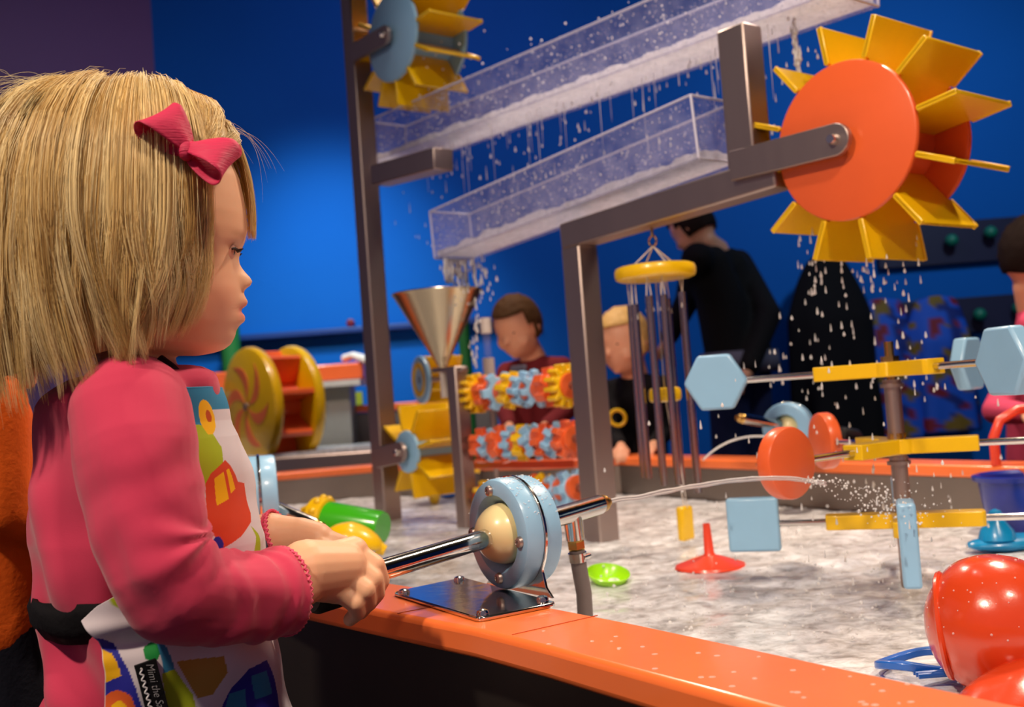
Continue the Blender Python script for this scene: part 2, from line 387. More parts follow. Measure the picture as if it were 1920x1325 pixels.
# ------------------------------------------------------------------ acrylic troughs
def acrylic():
    m = bpy.data.materials.new('wet_acrylic'); m.use_nodes = True; nt = m.node_tree; Nn = nt.nodes; L = nt.links
    out = Nn['Material Output']; Nn.remove(Nn['Principled BSDF'])
    tr = Nn.new('ShaderNodeBsdfTransparent'); tr.inputs[0].default_value = (.96, .96, 1, 1)
    df = Nn.new('ShaderNodeBsdfDiffuse'); df.inputs[0].default_value = (.58, .58, .82, 1)
    gl = Nn.new('ShaderNodeBsdfGlossy'); gl.inputs['Roughness'].default_value = .12
    tc = Nn.new('ShaderNodeTexCoord'); nz = Nn.new('ShaderNodeTexNoise'); nz.inputs['Scale'].default_value = 26; nz.inputs['Detail'].default_value = 6; L.new(tc.outputs['Object'], nz.inputs['Vector'])
    vo = Nn.new('ShaderNodeTexVoronoi'); vo.inputs['Scale'].default_value = 85; L.new(tc.outputs['Object'], vo.inputs['Vector'])
    cr = Nn.new('ShaderNodeValToRGB'); cr.color_ramp.elements[0].position = .08; cr.color_ramp.elements[0].color = (.55, .55, .55, 1); cr.color_ramp.elements[1].position = .2; cr.color_ramp.elements[1].color = (0, 0, 0, 1)
    L.new(vo.outputs['Distance'], cr.inputs[0])
    mr = Nn.new('ShaderNodeMapRange'); mr.inputs[1].default_value = .3; mr.inputs[2].default_value = .75; mr.inputs[3].default_value = .03; mr.inputs[4].default_value = .17
    L.new(nz.outputs[0], mr.inputs[0])
    ad = Nn.new('ShaderNodeMath'); ad.operation = 'ADD'; ad.use_clamp = True; L.new(mr.outputs[0], ad.inputs[0]); L.new(cr.outputs[0], ad.inputs[1])
    m1 = Nn.new('ShaderNodeMixShader'); L.new(ad.outputs[0], m1.inputs[0]); L.new(tr.outputs[0], m1.inputs[1]); L.new(df.outputs[0], m1.inputs[2])
    m2 = Nn.new('ShaderNodeMixShader'); m2.inputs[0].default_value = .06; L.new(m1.outputs[0], m2.inputs[1]); L.new(gl.outputs[0], m2.inputs[2])
    L.new(m2.outputs[0], out.inputs[0]); return m
ACR = acrylic()
EDGE = mat('acrylic_edge', (205, 205, 225), .2, 0, .05, 20)
def foam_mat():
    m = bpy.data.materials.new('foamy_water'); m.use_nodes = True; nt = m.node_tree; Nn = nt.nodes; L = nt.links; b = Nn['Principled BSDF']
    tc = Nn.new('ShaderNodeTexCoord'); nz = Nn.new('ShaderNodeTexNoise'); nz.inputs['Scale'].default_value = 60; nz.inputs['Detail'].default_value = 5; L.new(tc.outputs['Object'], nz.inputs['Vector'])
    cr = Nn.new('ShaderNodeValToRGB'); e = cr.color_ramp.elements; e[0].position = .3; e[0].color = (.62, .6, .6, 1); e[1].position = .6; e[1].color = (.96, .95, .95, 1); L.new(nz.outputs[0], cr.inputs[0])
    L.new(cr.outputs[0], b.inputs['Base Color']); b.inputs['Roughness'].default_value = .2
    bp = Nn.new('ShaderNodeBump'); bp.inputs['Strength'].default_value = .7; bp.inputs['Distance'].default_value = .004; L.new(nz.outputs[0], bp.inputs['Height']); L.new(bp.outputs[0], b.inputs['Normal'])
    tl = Nn.new('ShaderNodeBsdfTranslucent'); tl.inputs[0].default_value = (.95, .94, .94, 1); mx = Nn.new('ShaderNodeMixShader'); mx.inputs[0].default_value = .5
    L.new(b.outputs[0], mx.inputs[1]); L.new(tl.outputs[0], mx.inputs[2]); L.new(mx.outputs[0], Nn['Material Output'].inputs[0]); return m
FOAM = foam_mat()
def two(nm, back, f):
    m = bpy.data.materials.new(nm); m.use_nodes = True; nt = m.node_tree; Nn = nt.nodes; L = nt.links; b = Nn['Principled BSDF']
    nz = Nn.new('ShaderNodeTexNoise'); nz.inputs['Scale'].default_value = 40; mr = Nn.new('ShaderNodeMapRange'); mr.inputs[3].default_value = .02; mr.inputs[4].default_value = .10; L.new(nz.outputs[0], mr.inputs[0]); L.new(mr.outputs[0], b.inputs['Roughness'])
    b.inputs['Base Color'].default_value = (.97, .97, .98, 1); t = Nn.new(back); mx = Nn.new('ShaderNodeMixShader'); mx.inputs[0].default_value = f
    L.new(b.outputs[0], mx.inputs[1]); L.new(t.outputs[0], mx.inputs[2]); L.new(mx.outputs[0], Nn['Material Output'].inputs[0]); return m
def drop_mat():
    return two('water_drop', 'ShaderNodeBsdfTranslucent', .5)
DROP = drop_mat()
BEAD = two('water_bead', 'ShaderNodeBsdfTransparent', .68)
def trough(label, p0, p1, h, w, wlabel):
    # p0, p1: near bottom edge left and right
    a = (p1-p0); l = a.length; a = a/l; u = N.cross(a)
    u = -u if u.z < 0 else u
    t = thing('acrylic_trough', label, 'trough', p0, 'clear water troughs'); th = .005
    build(MB().obox(p0+a*l/2+u*h/2, a, u, N, l/2, h/2, th/2), 'near_wall', ACR, t)
    build(MB().obox(p0+a*l/2+u*h/2+N*w, a, u, N, l/2, h/2, th/2), 'far_wall', ACR, t)
    build(MB().obox(p0+a*l/2+N*w/2, a, u, N, l/2, th/2, w/2), 'bottom', ACR, t)
    for s in (0, 1): build(MB().obox(p0+a*l*s+u*h/2+N*w/2, a, u, N, th/2, h/2, w/2), 'end_wall', ACR, t)
    e = MB()
    for q, r in ((p0+u*h, p1+u*h), (p0, p0+u*h), (p1, p1+u*h), (p0+N*w+u*h, p1+N*w+u*h), (p0+N*w, p0+N*w+u*h), (p1+N*w, p1+N*w+u*h), (p0+u*h, p0+u*h+N*w), (p1+u*h, p1+u*h+N*w), (p1, p1+N*w), (p0, p0+N*w)):
        e.tube([q, r], .0026, 8)
    build(e, 'edge', EDGE, t)
    # water lying in it
    n, k = int(l/.006), 12; vs = []; fs = []
    for i in range(n+1):
        for j in range(k+1):
            q = p0+a*(.006+(l-.012)*i/n)+N*(.005+(w-.01)*j/k); hh = .016+noise.fractal(V((i*.12, j*.35, p0.x*9)), 1, 2, 3)*.009
            vs.append(q+u*max(.004, hh))
    for i in range(n):
        for j in range(k): b = i*(k+1)+j; fs.append((b, b+1, b+k+2, b+k+1))
    # skirt down to the bottom so that the water has depth
    rim_i = [j for j in range(k+1)]+[i*(k+1)+k for i in range(1, n+1)]+[n*(k+1)+j for j in range(k-1, -1, -1)]+[i*(k+1) for i in range(n-1, 0, -1)]
    o0 = len(vs)
    for q in rim_i:
        i, j = divmod(q, k+1); vs.append(p0+a*(.006+(l-.012)*i/n)+N*(.005+(w-.01)*j/k)+u*.003)
    for q in range(len(rim_i)): r = (q+1) % len(rim_i); fs.append((rim_i[q], rim_i[r], o0+r, o0+q))
    fs.append([o0+q for q in range(len(rim_i))][::-1])
    mb = MB().add(vs, fs)
    rr = random.Random(3)
    for q in range(0):                                            # froth beading under the bottom plate and along the lower edge
        s = rr.random(); c = p0+a*(l*s)+N*(w*rr.random()*.9)-u*.004; r_ = .0016+rr.random()*.0024
        mb.sph(c, r_, 8, 6)
    tag(build(mb, 'trough_water', FOAM), wlabel, 'water', kind='stuff')
    return a, l, u
TA = plane(690, 306, .03); TB = plane(1563, -14, .03)
ua = trough('upper clear acrylic trough sloping up to the top right', TA, TB, .118, .13, 'frothy water running in the upper clear trough')
LA = plane(815, 484, -.03); LB = plane(1310, 296, -.03)
la = trough('lower clear acrylic trough resting on the steel crossbeam', LA, LB, .118, .12, 'frothy water running in the lower clear trough')

# ------------------------------------------------------------------ funnel
fc = plane(820, 549, .0); ft = plane(826, 690, 0)
t = thing('funnel', 'steel funnel under the spout of the lower trough', 'funnel', ft)
fh = fc.z-ft.z; fr = .112
build(MB().lathe([(.011, 0), (.02, .02), (fr, fh-.004), (fr+.004, fh), (fr+.002, fh+.003), (fr-.004, fh-.002), (.018, .022), (.008, 0)], V((fc.x, fc.y, ft.z)), Z, 48, True), 'cone', mat('funnel_steel', (190, 176, 150), .22, 1, .06, 8), t)
build(MB().tube([V((fc.x, fc.y, ft.z+.005)), V((fc.x, fc.y, ft.z-.075))], .009, 16), 'spout', mat('clear_spout', (200, 190, 180), .2, .2), t)
# ------------------------------------------------------------------ water blasters
def blaster(label, c, n, rod_dir, rod_len, noz_len, zb, plate, detail=True, s=1.0, ball=CREAM, hose=True):
    side = V((n.y, -n.x, 0)).normalized()
    t = thing('water_blaster', label, 'water cannon', V((c.x, c.y, zb)), 'water blasters on the rim')
    mb = MB().prism([(p.x, p.y) for p in plate], V((0, 0, 0)), V((1, 0, 0)), V((0, 1, 0)), Z, zb, zb+.0045)
    build(mb, 'base_plate', CHROME, t, bevel=.0015)
    cen = sum(plate, V((0, 0, 0)))/len(plate)
    if detail:
        for p in plate[::3]:
            q = V((p.x, p.y, zb+.0045)); q = q+(V((cen.x, cen.y, q.z))-q)*.13
            build(MB().lathe([(.0062*s, 0), (.0062*s, .0012), (.005*s, .0035), (.0022*s, .0046), (0, .0048)], q, Z, 18), 'plate_screw', CHROME, t)
    Ro, Ri, hw = .0565*s, .030*s, .0225*s
    def half(a0, a1, nm, inner):
        e = .005*s
        if inner: prof = [(Ri, a1), (Ri+.0015*s, a0+.012*s), (Ri+.007*s, a0+.003*s), (Ri+.010*s, a0), (Ro-e, a0), (Ro-e*.3, a0+e*.3), (Ro, a0+e), (Ro, a1)]
        else: prof = [(Ri, a0), (Ro, a0), (Ro, a1-e), (Ro-e*.3, a1-e*.3), (Ro-e, a1), (Ri, a1)]
        return build(MB().lathe(prof, c, n, 72, True), nm, LBLUE, t)
    half(-hw, -.0018*s, 'front_ring', True); half(.0018*s, hw, 'rear_ring', False)
    # strap plate: a disc with a foot that widens into the base plate
    poly = []; h = c.z-zb
    for th in np.linspace(R(-35), R(215), 40): poly.append((.0585*s*math.cos(th), .0585*s*math.sin(th)))
    poly += [(-.0475*s, -.6*h), (-.052*s, -.85*h), (-.062*s, -h), (.062*s, -h), (.052*s, -.85*h), (.0475*s, -.6*h)]
    build(MB().prism(poly, c, side, Z, n, -.0016*s, .0016*s), 'strap_plate', CHROME, t, bevel=.0006)
    if detail:
        for th in (R(97), R(182), R(-6), R(-88)):
            q = c-n*hw+side*(math.cos(th)*.0445*s)+Z*(math.sin(th)*.0445*s)
            b = build(MB().lathe([(.0058*s, 0), (.0058*s, .001), (.005*s, .0034), (.003*s, .0046), (.0026*s, .0046), (.0022*s, .003), (0, .003)], q, -n, 18), 'casing_bolt', STEEL, t)
    bc = c-n*.012*s
    bl = build(MB().sph(bc, .0312*s, 40, 24), 'pivot_ball', ball, t)
    d = rod_dir.normalized()
    build(MB().tube([bc-d*.027*s, bc-d*rod_len], .0098*s, 24), 'rod', CHROME, t)
    g = bc-d*(rod_len-.006)
    build(MB().lathe([(.0100, 0), (.019, .003), (.0205, .008), (.0205, .055), (.017, .062), (.0, .063)], g+d*.060, -d, 28), 'grip', RUBBER, t)
    # nozzle, tee and hose
    n0 = bc+d*.027*s; n1 = bc+d*(noz_len-.018*s); n2 = bc+d*noz_len
    build(MB().tube([n0, n1], .0112*s, 24), 'nozzle', CHROME, t)
    build(MB().lathe([(.0112*s, 0), (.0095*s, .003*s), (.0098*s, .009*s), (.006*s, .012*s), (.0055*s, .018*s), (.003*s, .018*s)], n1, d, 24), 'nozzle_tip', BRASS, t)
    if hose:
        tp = bc+d*(noz_len*.62); dn = (-Z+d*.10).normalized()
        te = build(MB().tube([tp, tp+dn*.03*s], .0105*s, 20), 'tee', CHROME, t)
        build(MB().lathe([(.0085*s, 0), (.0105*s, .002), (.0105*s, .010*s), (.008*s, .013*s)], tp+dn*.030*s, dn, 6), 'hose_fitting', BRASS, te)
        q = tp+dn*.042*s
        ho = build(MB().tube([q, q+dn*.02*s, q+dn*.05*s+d*.002, q-Z*.085*s+d*.006, q-Z*.14*s+d*.002, q-Z*.2*s], .0088*s, 20), 'hose', HOSE, t)
        cl = MB().lathe([(.0088*s, 0), (.0105*s, .0), (.0105*s, .010*s), (.0088*s, .010*s)], q+dn*.003, dn, 24, True)
        build(cl, 'hose_clamp', CHROME, ho)
        build(MB().tube([q+dn*.008+side*.0095*s, q+dn*.008+side*.0095*s+d*.012*s], .003*s, 10), 'clamp_screw', CHROME, ho)
    return t, bc, d, n2
def corners(pts, z):
    P = [onz(x, y, z) for x, y in pts]; out = []; m = len(P)
    for i in range(m):                                               # rounded corners, three points each; the middle one comes first for the screws
        a, b, c_ = P[i-1], P[i], P[(i+1) % m]; r_ = .007
        u1 = (a-b).normalized()*r_; u2 = (c_-b).normalized()*r_
        out += [b+u1, b+(u1+u2)*.32, b+u2]
    return out
pl = corners([(735, 1110), (868, 1082), (1046, 1129), (897, 1159)], RIM+.004)
bc0 = onz(964, 996, RIM+.0615)
hand_rod = at(570, 1112, .878)
bcB = bc0-TN*.012
rodv = bcB-hand_rod
k = rodv.normalized()
# length of the nozzle so that its tip reaches the start of the jet
best = min(np.linspace(.05, .25, 200), key=lambda s_: abs(pix(bcB+k*s_)[0]-1140))
t, BALL, RD, TIP = blaster('water blaster with chrome rod gripped by the girl, bolted on the near orange rim', bc0, TN, rodv, rodv.length, float(best), RIM, pl)
# second blaster further left along the rim, third on the far rim
def sq(c, n, hl, hs): s = V((n.y, -n.x, 0)); return [V((c.x, c.y, 0))+n*(a*hl)+s*(b*hs) for a, b in ((-1, -1), (-1, -1), (-1, -.99), (-1, 1), (-1, 1), (-.99, 1), (1, 1), (1, 1), (1, .99), (1, -1), (1, -1), (.99, -1))]
c2 = at(488, 934, 1.55); n2 = V((.97, .25, 0)).normalized()
zb2 = c2.z-.0655
pl2 = sq(c2, n2, .045, .08)
blaster('blue ringed water blaster beside the front of the apron, behind the girl', c2, n2, V((.78, -.35, -.33)), .17, .14, zb2, pl2, False, 1.12)
build(MB().obox(V((c2.x-.02, c2.y, (zb2+RIM-.001)/2)), n2, V((n2.y, -n2.x, 0)), Z, .05, .085, max(.004, (zb2-RIM+.001)/2)), 'blaster_block', ORANGE, bpy.data.objects['water_table'], bevel=.003) if zb2 > RIM+.004 else None
c3 = at(1478, 800, 2.42); n3 = -V((.55, .83, 0)).normalized()
blaster('distant blue water blaster with a yellow ball on the far rim, by the orange paddles', c3, n3, V((-.85, -.45, .2)), .22, .16, RIM, sq(c3, n3, .04, .07), False, 1.0, hose=False)

# ------------------------------------------------------------------ spinning rotors
rp = onz(1706, 1098, WATER); RX, RY = rp.x, rp.y
zt = at(1668, 640, (V((RX, RY, .8))-EYE).dot(fwd)).z
t = thing('rotor_post', 'thin steel post carrying three spinners, standing in the pool', 'post', V((RX, RY, .3)))
build(MB().tube([V((RX, RY, .30)), V((RX, RY, .765))], .0115, 24), 'shaft', STEEL, t)
build(MB().tube([V((RX, RY, .765)), V((RX, RY, zt))], .0068, 20), 'threaded_end', BRASS, t)
def zat(px, py): r = ray(px, py); q = (V((RX, RY, 0))-V((0, 0, 0))); dd = math.hypot(RX, RY)/math.hypot(r.x, r.y); return EYE.z+r.z*dd
Zs = [zat(1671, 692), zat(1688, 836), zat(1699, 974)]
for z_ in Zs[:2]:
    build(MB().lathe([(.0165, 0), (.0165, .005), (.013, .005), (.013, .011)], V((RX, RY, z_-.026)), Z, 24), 'collar', STEEL, t)
    build(MB().lathe([(.013, 0), (.013, .008)], V((RX, RY, z_+.011)), Z, 6), 'nut', BRASS, t)
def poly_round(sides, r, rot=0): return [(r*math.cos(rot+2*math.pi*i/sides), r*math.sin(rot+2*math.pi*i/sides)) for i in range(sides)]
def rotor(label, z, angs, L, shape, pm_):
    o = V((RX, RY, z)); t = thing('spinner', label, 'spinner', o, 'spinners on the thin post')
    hub = MB()
    m = 128; poly = []
    for i in range(m):
        th = 2*math.pi*i/m; r_ = .026
        for a in angs:
            dth = (th-R(a)+math.pi) % (2*math.pi)-math.pi
            if abs(dth) < math.pi/2:
                hw = .0165; r2 = min(.108, hw/max(abs(math.sin(dth)), 1e-6)); r_ = max(r_, r2 if abs(math.sin(dth))*r2 <= hw+1e-6 and math.cos(dth) > 0 else 0)
        poly.append((r_*math.cos(th), r_*math.sin(th)))
    hub.prism(poly, o, V((1, 0, 0)), V((0, 1, 0)), Z, -.0105, .0105)
    build(hub, 'hub_plate', YELLOW, t, bevel=.003)
    for a in angs:
        u = V((math.cos(R(a)), math.sin(R(a)), 0)); v = V((-u.y, u.x, 0))
        build(MB().tube([o+u*.10, o+u*(L-.03)], .0048, 16), 'arm_rod', CHROME, t)
        c = o+u*L; T = .011
        if shape == 'hex': mb = MB().prism(poly_round(6, .048), c, u, Z, v, -T, T)
        elif shape == 'round': mb = MB().disc(c-v*T, v, .047, 2*T, 48, .004)
        else: mb = MB().prism([(-.038, -.040), (.038, -.040), (.038, .040), (-.038, .040)] if a > 0 else [(-.03, -.052), (.03, -.052), (.03, .052), (-.03, .052)], c, u, Z, v, -T, T)
        if shape == 'box':
            c2_ = c
        build(mb, 'flat_paddle', pm_, t, bevel=0 if shape == 'round' else .004)
    return t
rotor('top spinner on the thin post, with light blue hexagon ends', Zs[0], (162, 42, -78), .25, 'hex', LBLUE)
rotor('middle spinner on the thin post, with round orange ends', Zs[1], (217, 97, -23), .25, 'round', WORANGE)
rotor('lowest spinner on the thin post, with light blue square ends', Zs[2], (161, 71, -19, -109), .212, 'box', LBLUE)

# ------------------------------------------------------------------ wind chime
hk = plane(1222, 432); 
t = thing('wind_chime', 'wind chime of steel tubes under a yellow disc, hanging from the crossbeam', 'wind chime', V((hk.x, hk.y, .5)))
dc = V((hk.x, hk.y, at(1228, 510, (hk-EYE).dot(fwd)).z))
rg = at(1223, 452, (hk-EYE).dot(fwd)); rg = V((hk.x, hk.y, rg.z))
build(MB().tube([V((hk.x, hk.y, hk.z+.006)), V((hk.x, hk.y, rg.z+.009))], .003, 10), 'eye_screw', BRASS, t)
build(MB().tube([rg+D*(.010*math.cos(a))+Z*(.010*math.sin(a)) for a in np.linspace(0, 2*math.pi, 24, endpoint=False)], .002, 8, closed=True), 'ring', BRASS, t)
build(MB().disc(dc-Z*.014, Z, .079, .026, 64, .008), 'top_disc', YELLOW, t)
TUBE = mat('chime_tube', (190, 175, 175), .16, 1, .05, 20)
for i, (a, dz, tl) in enumerate(((205, .062, .335), (178, .062, .335), (275, .05, .36), (245, .05, .36), (330, .045, .385), (60, .05, .37))):
    u = V((math.cos(R(a)), math.sin(R(a)), 0)); p = dc+u*.052; top = p-Z*dz
    build(MB().lathe([(.0075, 0), (.0075, -tl), (.006, -tl), (.006, -.004)], top, Z, 20, True), 'chime_tube', TUBE, t)
    for s in (-1, 1): build(MB().tube([p-Z*.012+u*.004*s, top-Z*.03+perp(u)[0]*.0075*s], .0011, 6), 'cord', STRING, t)
for a in (20, 110, 200, 290):
    u = V((math.cos(R(a)), math.sin(R(a)), 0)); build(MB().tube([rg-Z*.010, dc+u*.05+Z*.010], .0012, 6), 'cord', STRING, t)
sc_ = V((hk.x, hk.y, at(1240, 740, (hk-EYE).dot(fwd)).z))
build(MB().disc(sc_-Z*.014, Z, .032, .028, 32, .008), 'striker', YELLOW, t)
sail = at(1278, 978, (hk-EYE).dot(fwd)); sail = V((hk.x+.02, hk.y, sail.z))
build(MB().tube([dc-Z*.01, sc_, sail+Z*.03], .0011, 6), 'cord', STRING, t)
build(MB().tube([dc-Z*.01+D*.01, sc_+D*.012, sail+Z*.03+D*.008], .0011, 6), 'cord', STRING, t)
build(MB().obox(sail, V((.75, .66, 0)).normalized(), V((.66, -.75, 0)).normalized(), Z, .018, .008, .033), 'sail', YELLOW, t, bevel=.005)

# ------------------------------------------------------------------ gear stacks between the small post and the right post
def gear(c, ax, r, t, teeth, ph):
    x, y = perp(ax); poly = []
    for i in range(teeth):
        for f, rr in ((-.30, .70), (-.2, 1), (.2, 1), (.30, .70)): a = ph+2*math.pi*(i+f)/teeth; poly.append((rr*r*math.cos(a), rr*r*math.sin(a)))
    return MB().prism(poly, c, x, y, ax, -t/2, t/2)
GC = {'y': YELLOW, 'b': LBLUE, 'o': WORANGE}
GN = {'y': 'yellow', 'b': 'light blue', 'o': 'orange'}
rows = (('top roller of coloured gears behind the blaster, ending in big yellow gears', (884, 738), (1072, 722), 'yobybboy', .050, True),
        ('middle roller of packed blue and orange gears, above the orange bar', (897, 835), (1078, 822), 'obobybobo', .048, False),
        ('lowest roller of gears close to the water, half hidden by the blaster', (905, 930), (1085, 914), 'yboboybb', .044, False))
for label, a, b, seq, r_, big in rows:
    p = plane(*a, .035); q = plane(*b, .035); axv = (q-p).normalized(); L = (q-p).length
    t = thing('gear_roller', label, 'gears', p-Z*r_, 'rollers of coloured gears')
    build(MB().tube([p-axv*.02, q+axv*.02], .009, 16), 'axle', STEEL, t)
    build(MB().tube([p, q], .028, 24), 'core', WORANGE, t)
    for i, ch in enumerate(seq):
        f = (i+.5)/len(seq); R_ = r_*(1.0 if (big and i in (0, len(seq)-1)) else random.uniform(.84, .98))
        tl = axv if (big and i in (0, len(seq)-1)) else (axv+V((random.uniform(-.45, .45), random.uniform(-.45, .45), random.uniform(-.4, .4)))).normalized()
        build(gear(p+axv*(L*f), tl, R_, L/len(seq)*.66, 13 if big and i in (0, len(seq)-1) else random.choice((6, 7, 8)), random.random()), 'gear', GC[ch], t, bevel=.002)
pb = plane(880, 872, .10); qb = plane(1085, 868, .10)
t = build(MB().bar(pb, qb, N, .03, .02), 'orange_bar', WORANGE, bevel=.004); tag(t, 'orange bar running below the middle roller of gears', 'bar')

# ------------------------------------------------------------------ things at the far left
# raised rear basin behind the left rim with the big wheel in it
q0 = onz(430, 895, RIM); 
YB = 4.6
def atY(px, py, Y): r = ray(px, py); return EYE+r*(Y/r.y)
rb = thing('rear_basin', 'grey raised rear basin with shallow white water behind the left rim', 'basin', V((-.9, YB, 0)))
a0 = atY(380, 868, 4.35); a1 = atY(728, 850, 4.35)
build(MB().obox(V((a0.x+.35, 4.75, a0.z/2)), V((1, 0, 0)), V((0, 1, 0)), Z, 1.05, .35, a0.z/2), 'basin_box', STEEL, rb, bevel=.01)
o = build(MB().obox(V((a0.x+.35, 4.72, a0.z+.006)), V((1, 0, 0)), V((0, 1, 0)), Z, .98, .30, .006), 'rear_water', WAT); tag(o, 'thin white water spread over the raised rear basin', 'water', kind='stuff')
# high orange counter with a grey pedestal
b0_ = atY(322, 700, 5.05); b1_ = atY(677, 690, 5.05)
ct = thing('orange_counter', 'high orange counter on a grey pedestal beneath the blue wall', 'counter', V(((b0_.x+b1_.x)/2, 5.1, 0)))
zt_ = atY(640, 680, 5.05).z; zb_ = atY(640, 712, 5.05).z
xm, hx = (b0_.x-.3+b1_.x)/2, (b1_.x-b0_.x+.3)/2
build(MB().obox(V((xm, 5.2, (zt_+zb_)/2)), V((1, 0, 0)), V((0, 1, 0)), Z, hx, .10, (zt_-zb_)/2), 'counter_top', WORANGE, ct, bevel=.01)
build(MB().obox(V((xm, 5.2, zb_-.015)), V((1, 0, 0)), V((0, 1, 0)), Z, hx-.01, .15, .014), 'counter_underside', mat('pale_laminate', (190, 180, 170), .5), ct)
pm0 = atY(620, 720, 5.1).x
build(MB().obox(V((pm0, 5.2, zb_/2)), V((1, 0, 0)), V((0, 1, 0)), Z, .09, .10, zb_/2-.015), 'pedestal', mat('grey_pedestal', (130, 125, 118), .5), ct, bevel=.01)
l0 = atY(655, 768, 5.3); l1 = atY(715, 764, 5.3)
tag(build(MB().obox(V((l0.x+.3, 5.35, l0.z)), V((1, 0, 0)), V((0, 1, 0)), Z, .5, .1, .018), 'low_orange_ledge', WORANGE, bevel=.004), 'low orange ledge under the blue wall behind the left post', 'ledge')
tag(build(MB().obox(V((l0.x+.3, 5.35, (l0.z-.02)/2)), V((1, 0, 0)), V((0, 1, 0)), Z, .45, .09, (l0.z-.02)/2), 'grey_base_cabinet', mat('dull_steel', (112, 104, 100), .45, .5), bevel=.006), 'dull grey base under the low orange ledge at the wall', 'cabinet')
# big yellow wheel
wc = atY(463, 762, 4.55); wx = V((.766, .643, 0)).normalized(); rr = 112/FPX*4.55
t = thing('waterwheel', 'big yellow water wheel with orange swirl and orange buckets, at left', 'wheel', wc-Z*rr)
ww = .20
build(MB().disc(wc, wx, rr, .05, 72, .018), 'front_disc', YELLOW, t)
build(MB().disc(wc+wx*ww, wx, rr, .05, 72, .018), 'back_disc', YELLOW, t)
build(MB().lathe([(rr*.45, .03), (rr*.45, ww+.01)], wc, wx, 32), 'drum', WORANGE, t)
sd = V((wx.y, -wx.x, 0))
for i in range(8):
    a = 2*math.pi*i/8+.2; rd_ = sd*math.cos(a)+Z*math.sin(a); td = wx.cross(rd_)
    build(MB().obox(wc+wx*(ww/2+.025)+rd_*rr*.68, rd_, wx, td, rr*.26, ww/2-.02, .012), 'bucket_slat', WORANGE, t, bevel=.004)
    # swirl petals painted on the disc: slim curved inlays
    if i < 6:
        a0_ = 2*math.pi*i/6+.35; pl_ = []
        for s_ in np.linspace(0, 1, 10): r_ = rr*(.06+.74*s_); aa = a0_+.75*s_*s_; pl_.append((r_*math.cos(aa-.24*math.sin(math.pi*min(s_*1.05, 1))**.6), r_*math.sin(aa-.24*math.sin(math.pi*min(s_*1.05, 1))**.6)))
        for s_ in np.linspace(1, 0, 10): r_ = rr*(.06+.74*s_); aa = a0_+.75*s_*s_; pl_.append((r_*math.cos(aa+.22*math.sin(math.pi*min(s_*1.05, 1))**.6), r_*math.sin(aa+.22*math.sin(math.pi*min(s_*1.05, 1))**.6)))
        build(MB().prism(pl_, wc-wx*.002, sd, Z, wx, 0, .003), 'swirl_petal', mat('coral_inlay', (238, 120, 66), .35) if i == 0 else bpy.data.materials['coral_inlay'], t)
build(MB().lathe([(.016, 0), (.016, .012), (0, .018)], wc, -wx, 16), 'hub_bolt', STEEL, t)
# small blue wheel seen behind the left post
w2 = at(786, 712, 3.25); n_ = V((.9, .43, 0)).normalized(); r2 = .075
t = thing('disc_wheel', 'small blue disc wheel with yellow arc and yellow paddles, behind the left post', 'wheel', w2-Z*r2)
build(MB().disc(w2, n_, r2, .014, 48, .004), 'front_disc', LBLUE, t)
build(MB().lathe([(r2*.50, -.003), (r2*.72, -.003), (r2*.72, .002), (r2*.50, .002)], w2, n_, 48, True), 'ring_inlay', YELLOW, t)
s2 = V((n_.y, -n_.x, 0))
for i in range(8):
    a = 2*math.pi*i/8+.3; rd_ = s2*math.cos(a)+Z*math.sin(a)
    build(MB().obox(w2+n_*.075+rd_*r2*.7, rd_, n_, n_.cross(rd_), r2*.32, .06, .004), 'paddle', YELLOW, t, bevel=.001)
build(MB().tube([w2, w2+n_*.16], .012, 16), 'axle', STEEL, t)
bs = V((w2.x, w2.y, 0))+n_*.14
build(MB().obox(V((bs.x, bs.y, (WATER-.16+w2.z)/2)), n_, s2, Z, .008, .012, (w2.z-WATER+.16)/2), 'stand', STEEL, t)
# white nozzle tube, green posts, clear tube
p = atY(662, 666, 5.15); q = atY(712, 682, 5.0)
build(MB().tube([p+(p-q)*.35-Z*.03, p, q], [.02, .018, .024], 16), 'white_spout', WHITEP, ct)
p = at(432, 640, 5.42); tag(build(MB().tube([V((p.x, p.y, 0)), V((p.x, p.y, p.z+.13))], .05, 20), 'green_post', mat('dark_green_paint', (25, 110, 50), .5)), 'dark green post beyond the chin of the girl', 'post')
p = at(872, 650, 4.4); tag(build(MB().tube([V((p.x, p.y, 0)), V((p.x, p.y, p.z+.12))], .025, 20), 'green_pole', bpy.data.materials['dark_green_paint']), 'thin dark green pole right of the funnel', 'pole')
p = at(910, 596, 3.05); q = at(920, 690, 3.05)
t = thing('clear_tube', 'clear upright tube with white ends, left of the boy in the maroon shirt', 'tube', V((p.x, p.y, q.z-.06)))
build(MB().tube([V((p.x, p.y, q.z-.06)), V((p.x, p.y, p.z))], .011, 16), 'tube', ACR, t)
build(MB().tube([V((p.x, p.y, p.z)), V((p.x, p.y, p.z-.045))], .016, 16), 'end_cap', WHITEP, t)
build(MB().tube([V((p.x, p.y, q.z+.03)), V((p.x, p.y, q.z-.03))], .017, 16), 'end_cap', WHITEP, t)
pp = V((p.x, p.y, 0)); build(MB().tube([V((p.x, p.y, .31)), V((p.x, p.y, q.z-.05))], .008, 12), 'stem', STEEL, t)
p = plane(708, 824); tag(build(MB().obox(p, D, N, Z, .016, .012, .013), 'clip', NAVY, frame, bevel=.003), 'small royal blue clip on the post')

# ------------------------------------------------------------------ toys in and around the pool
def lying(px0, px1, d0, d1): return at(*px0, d0), at(*px1, d1)
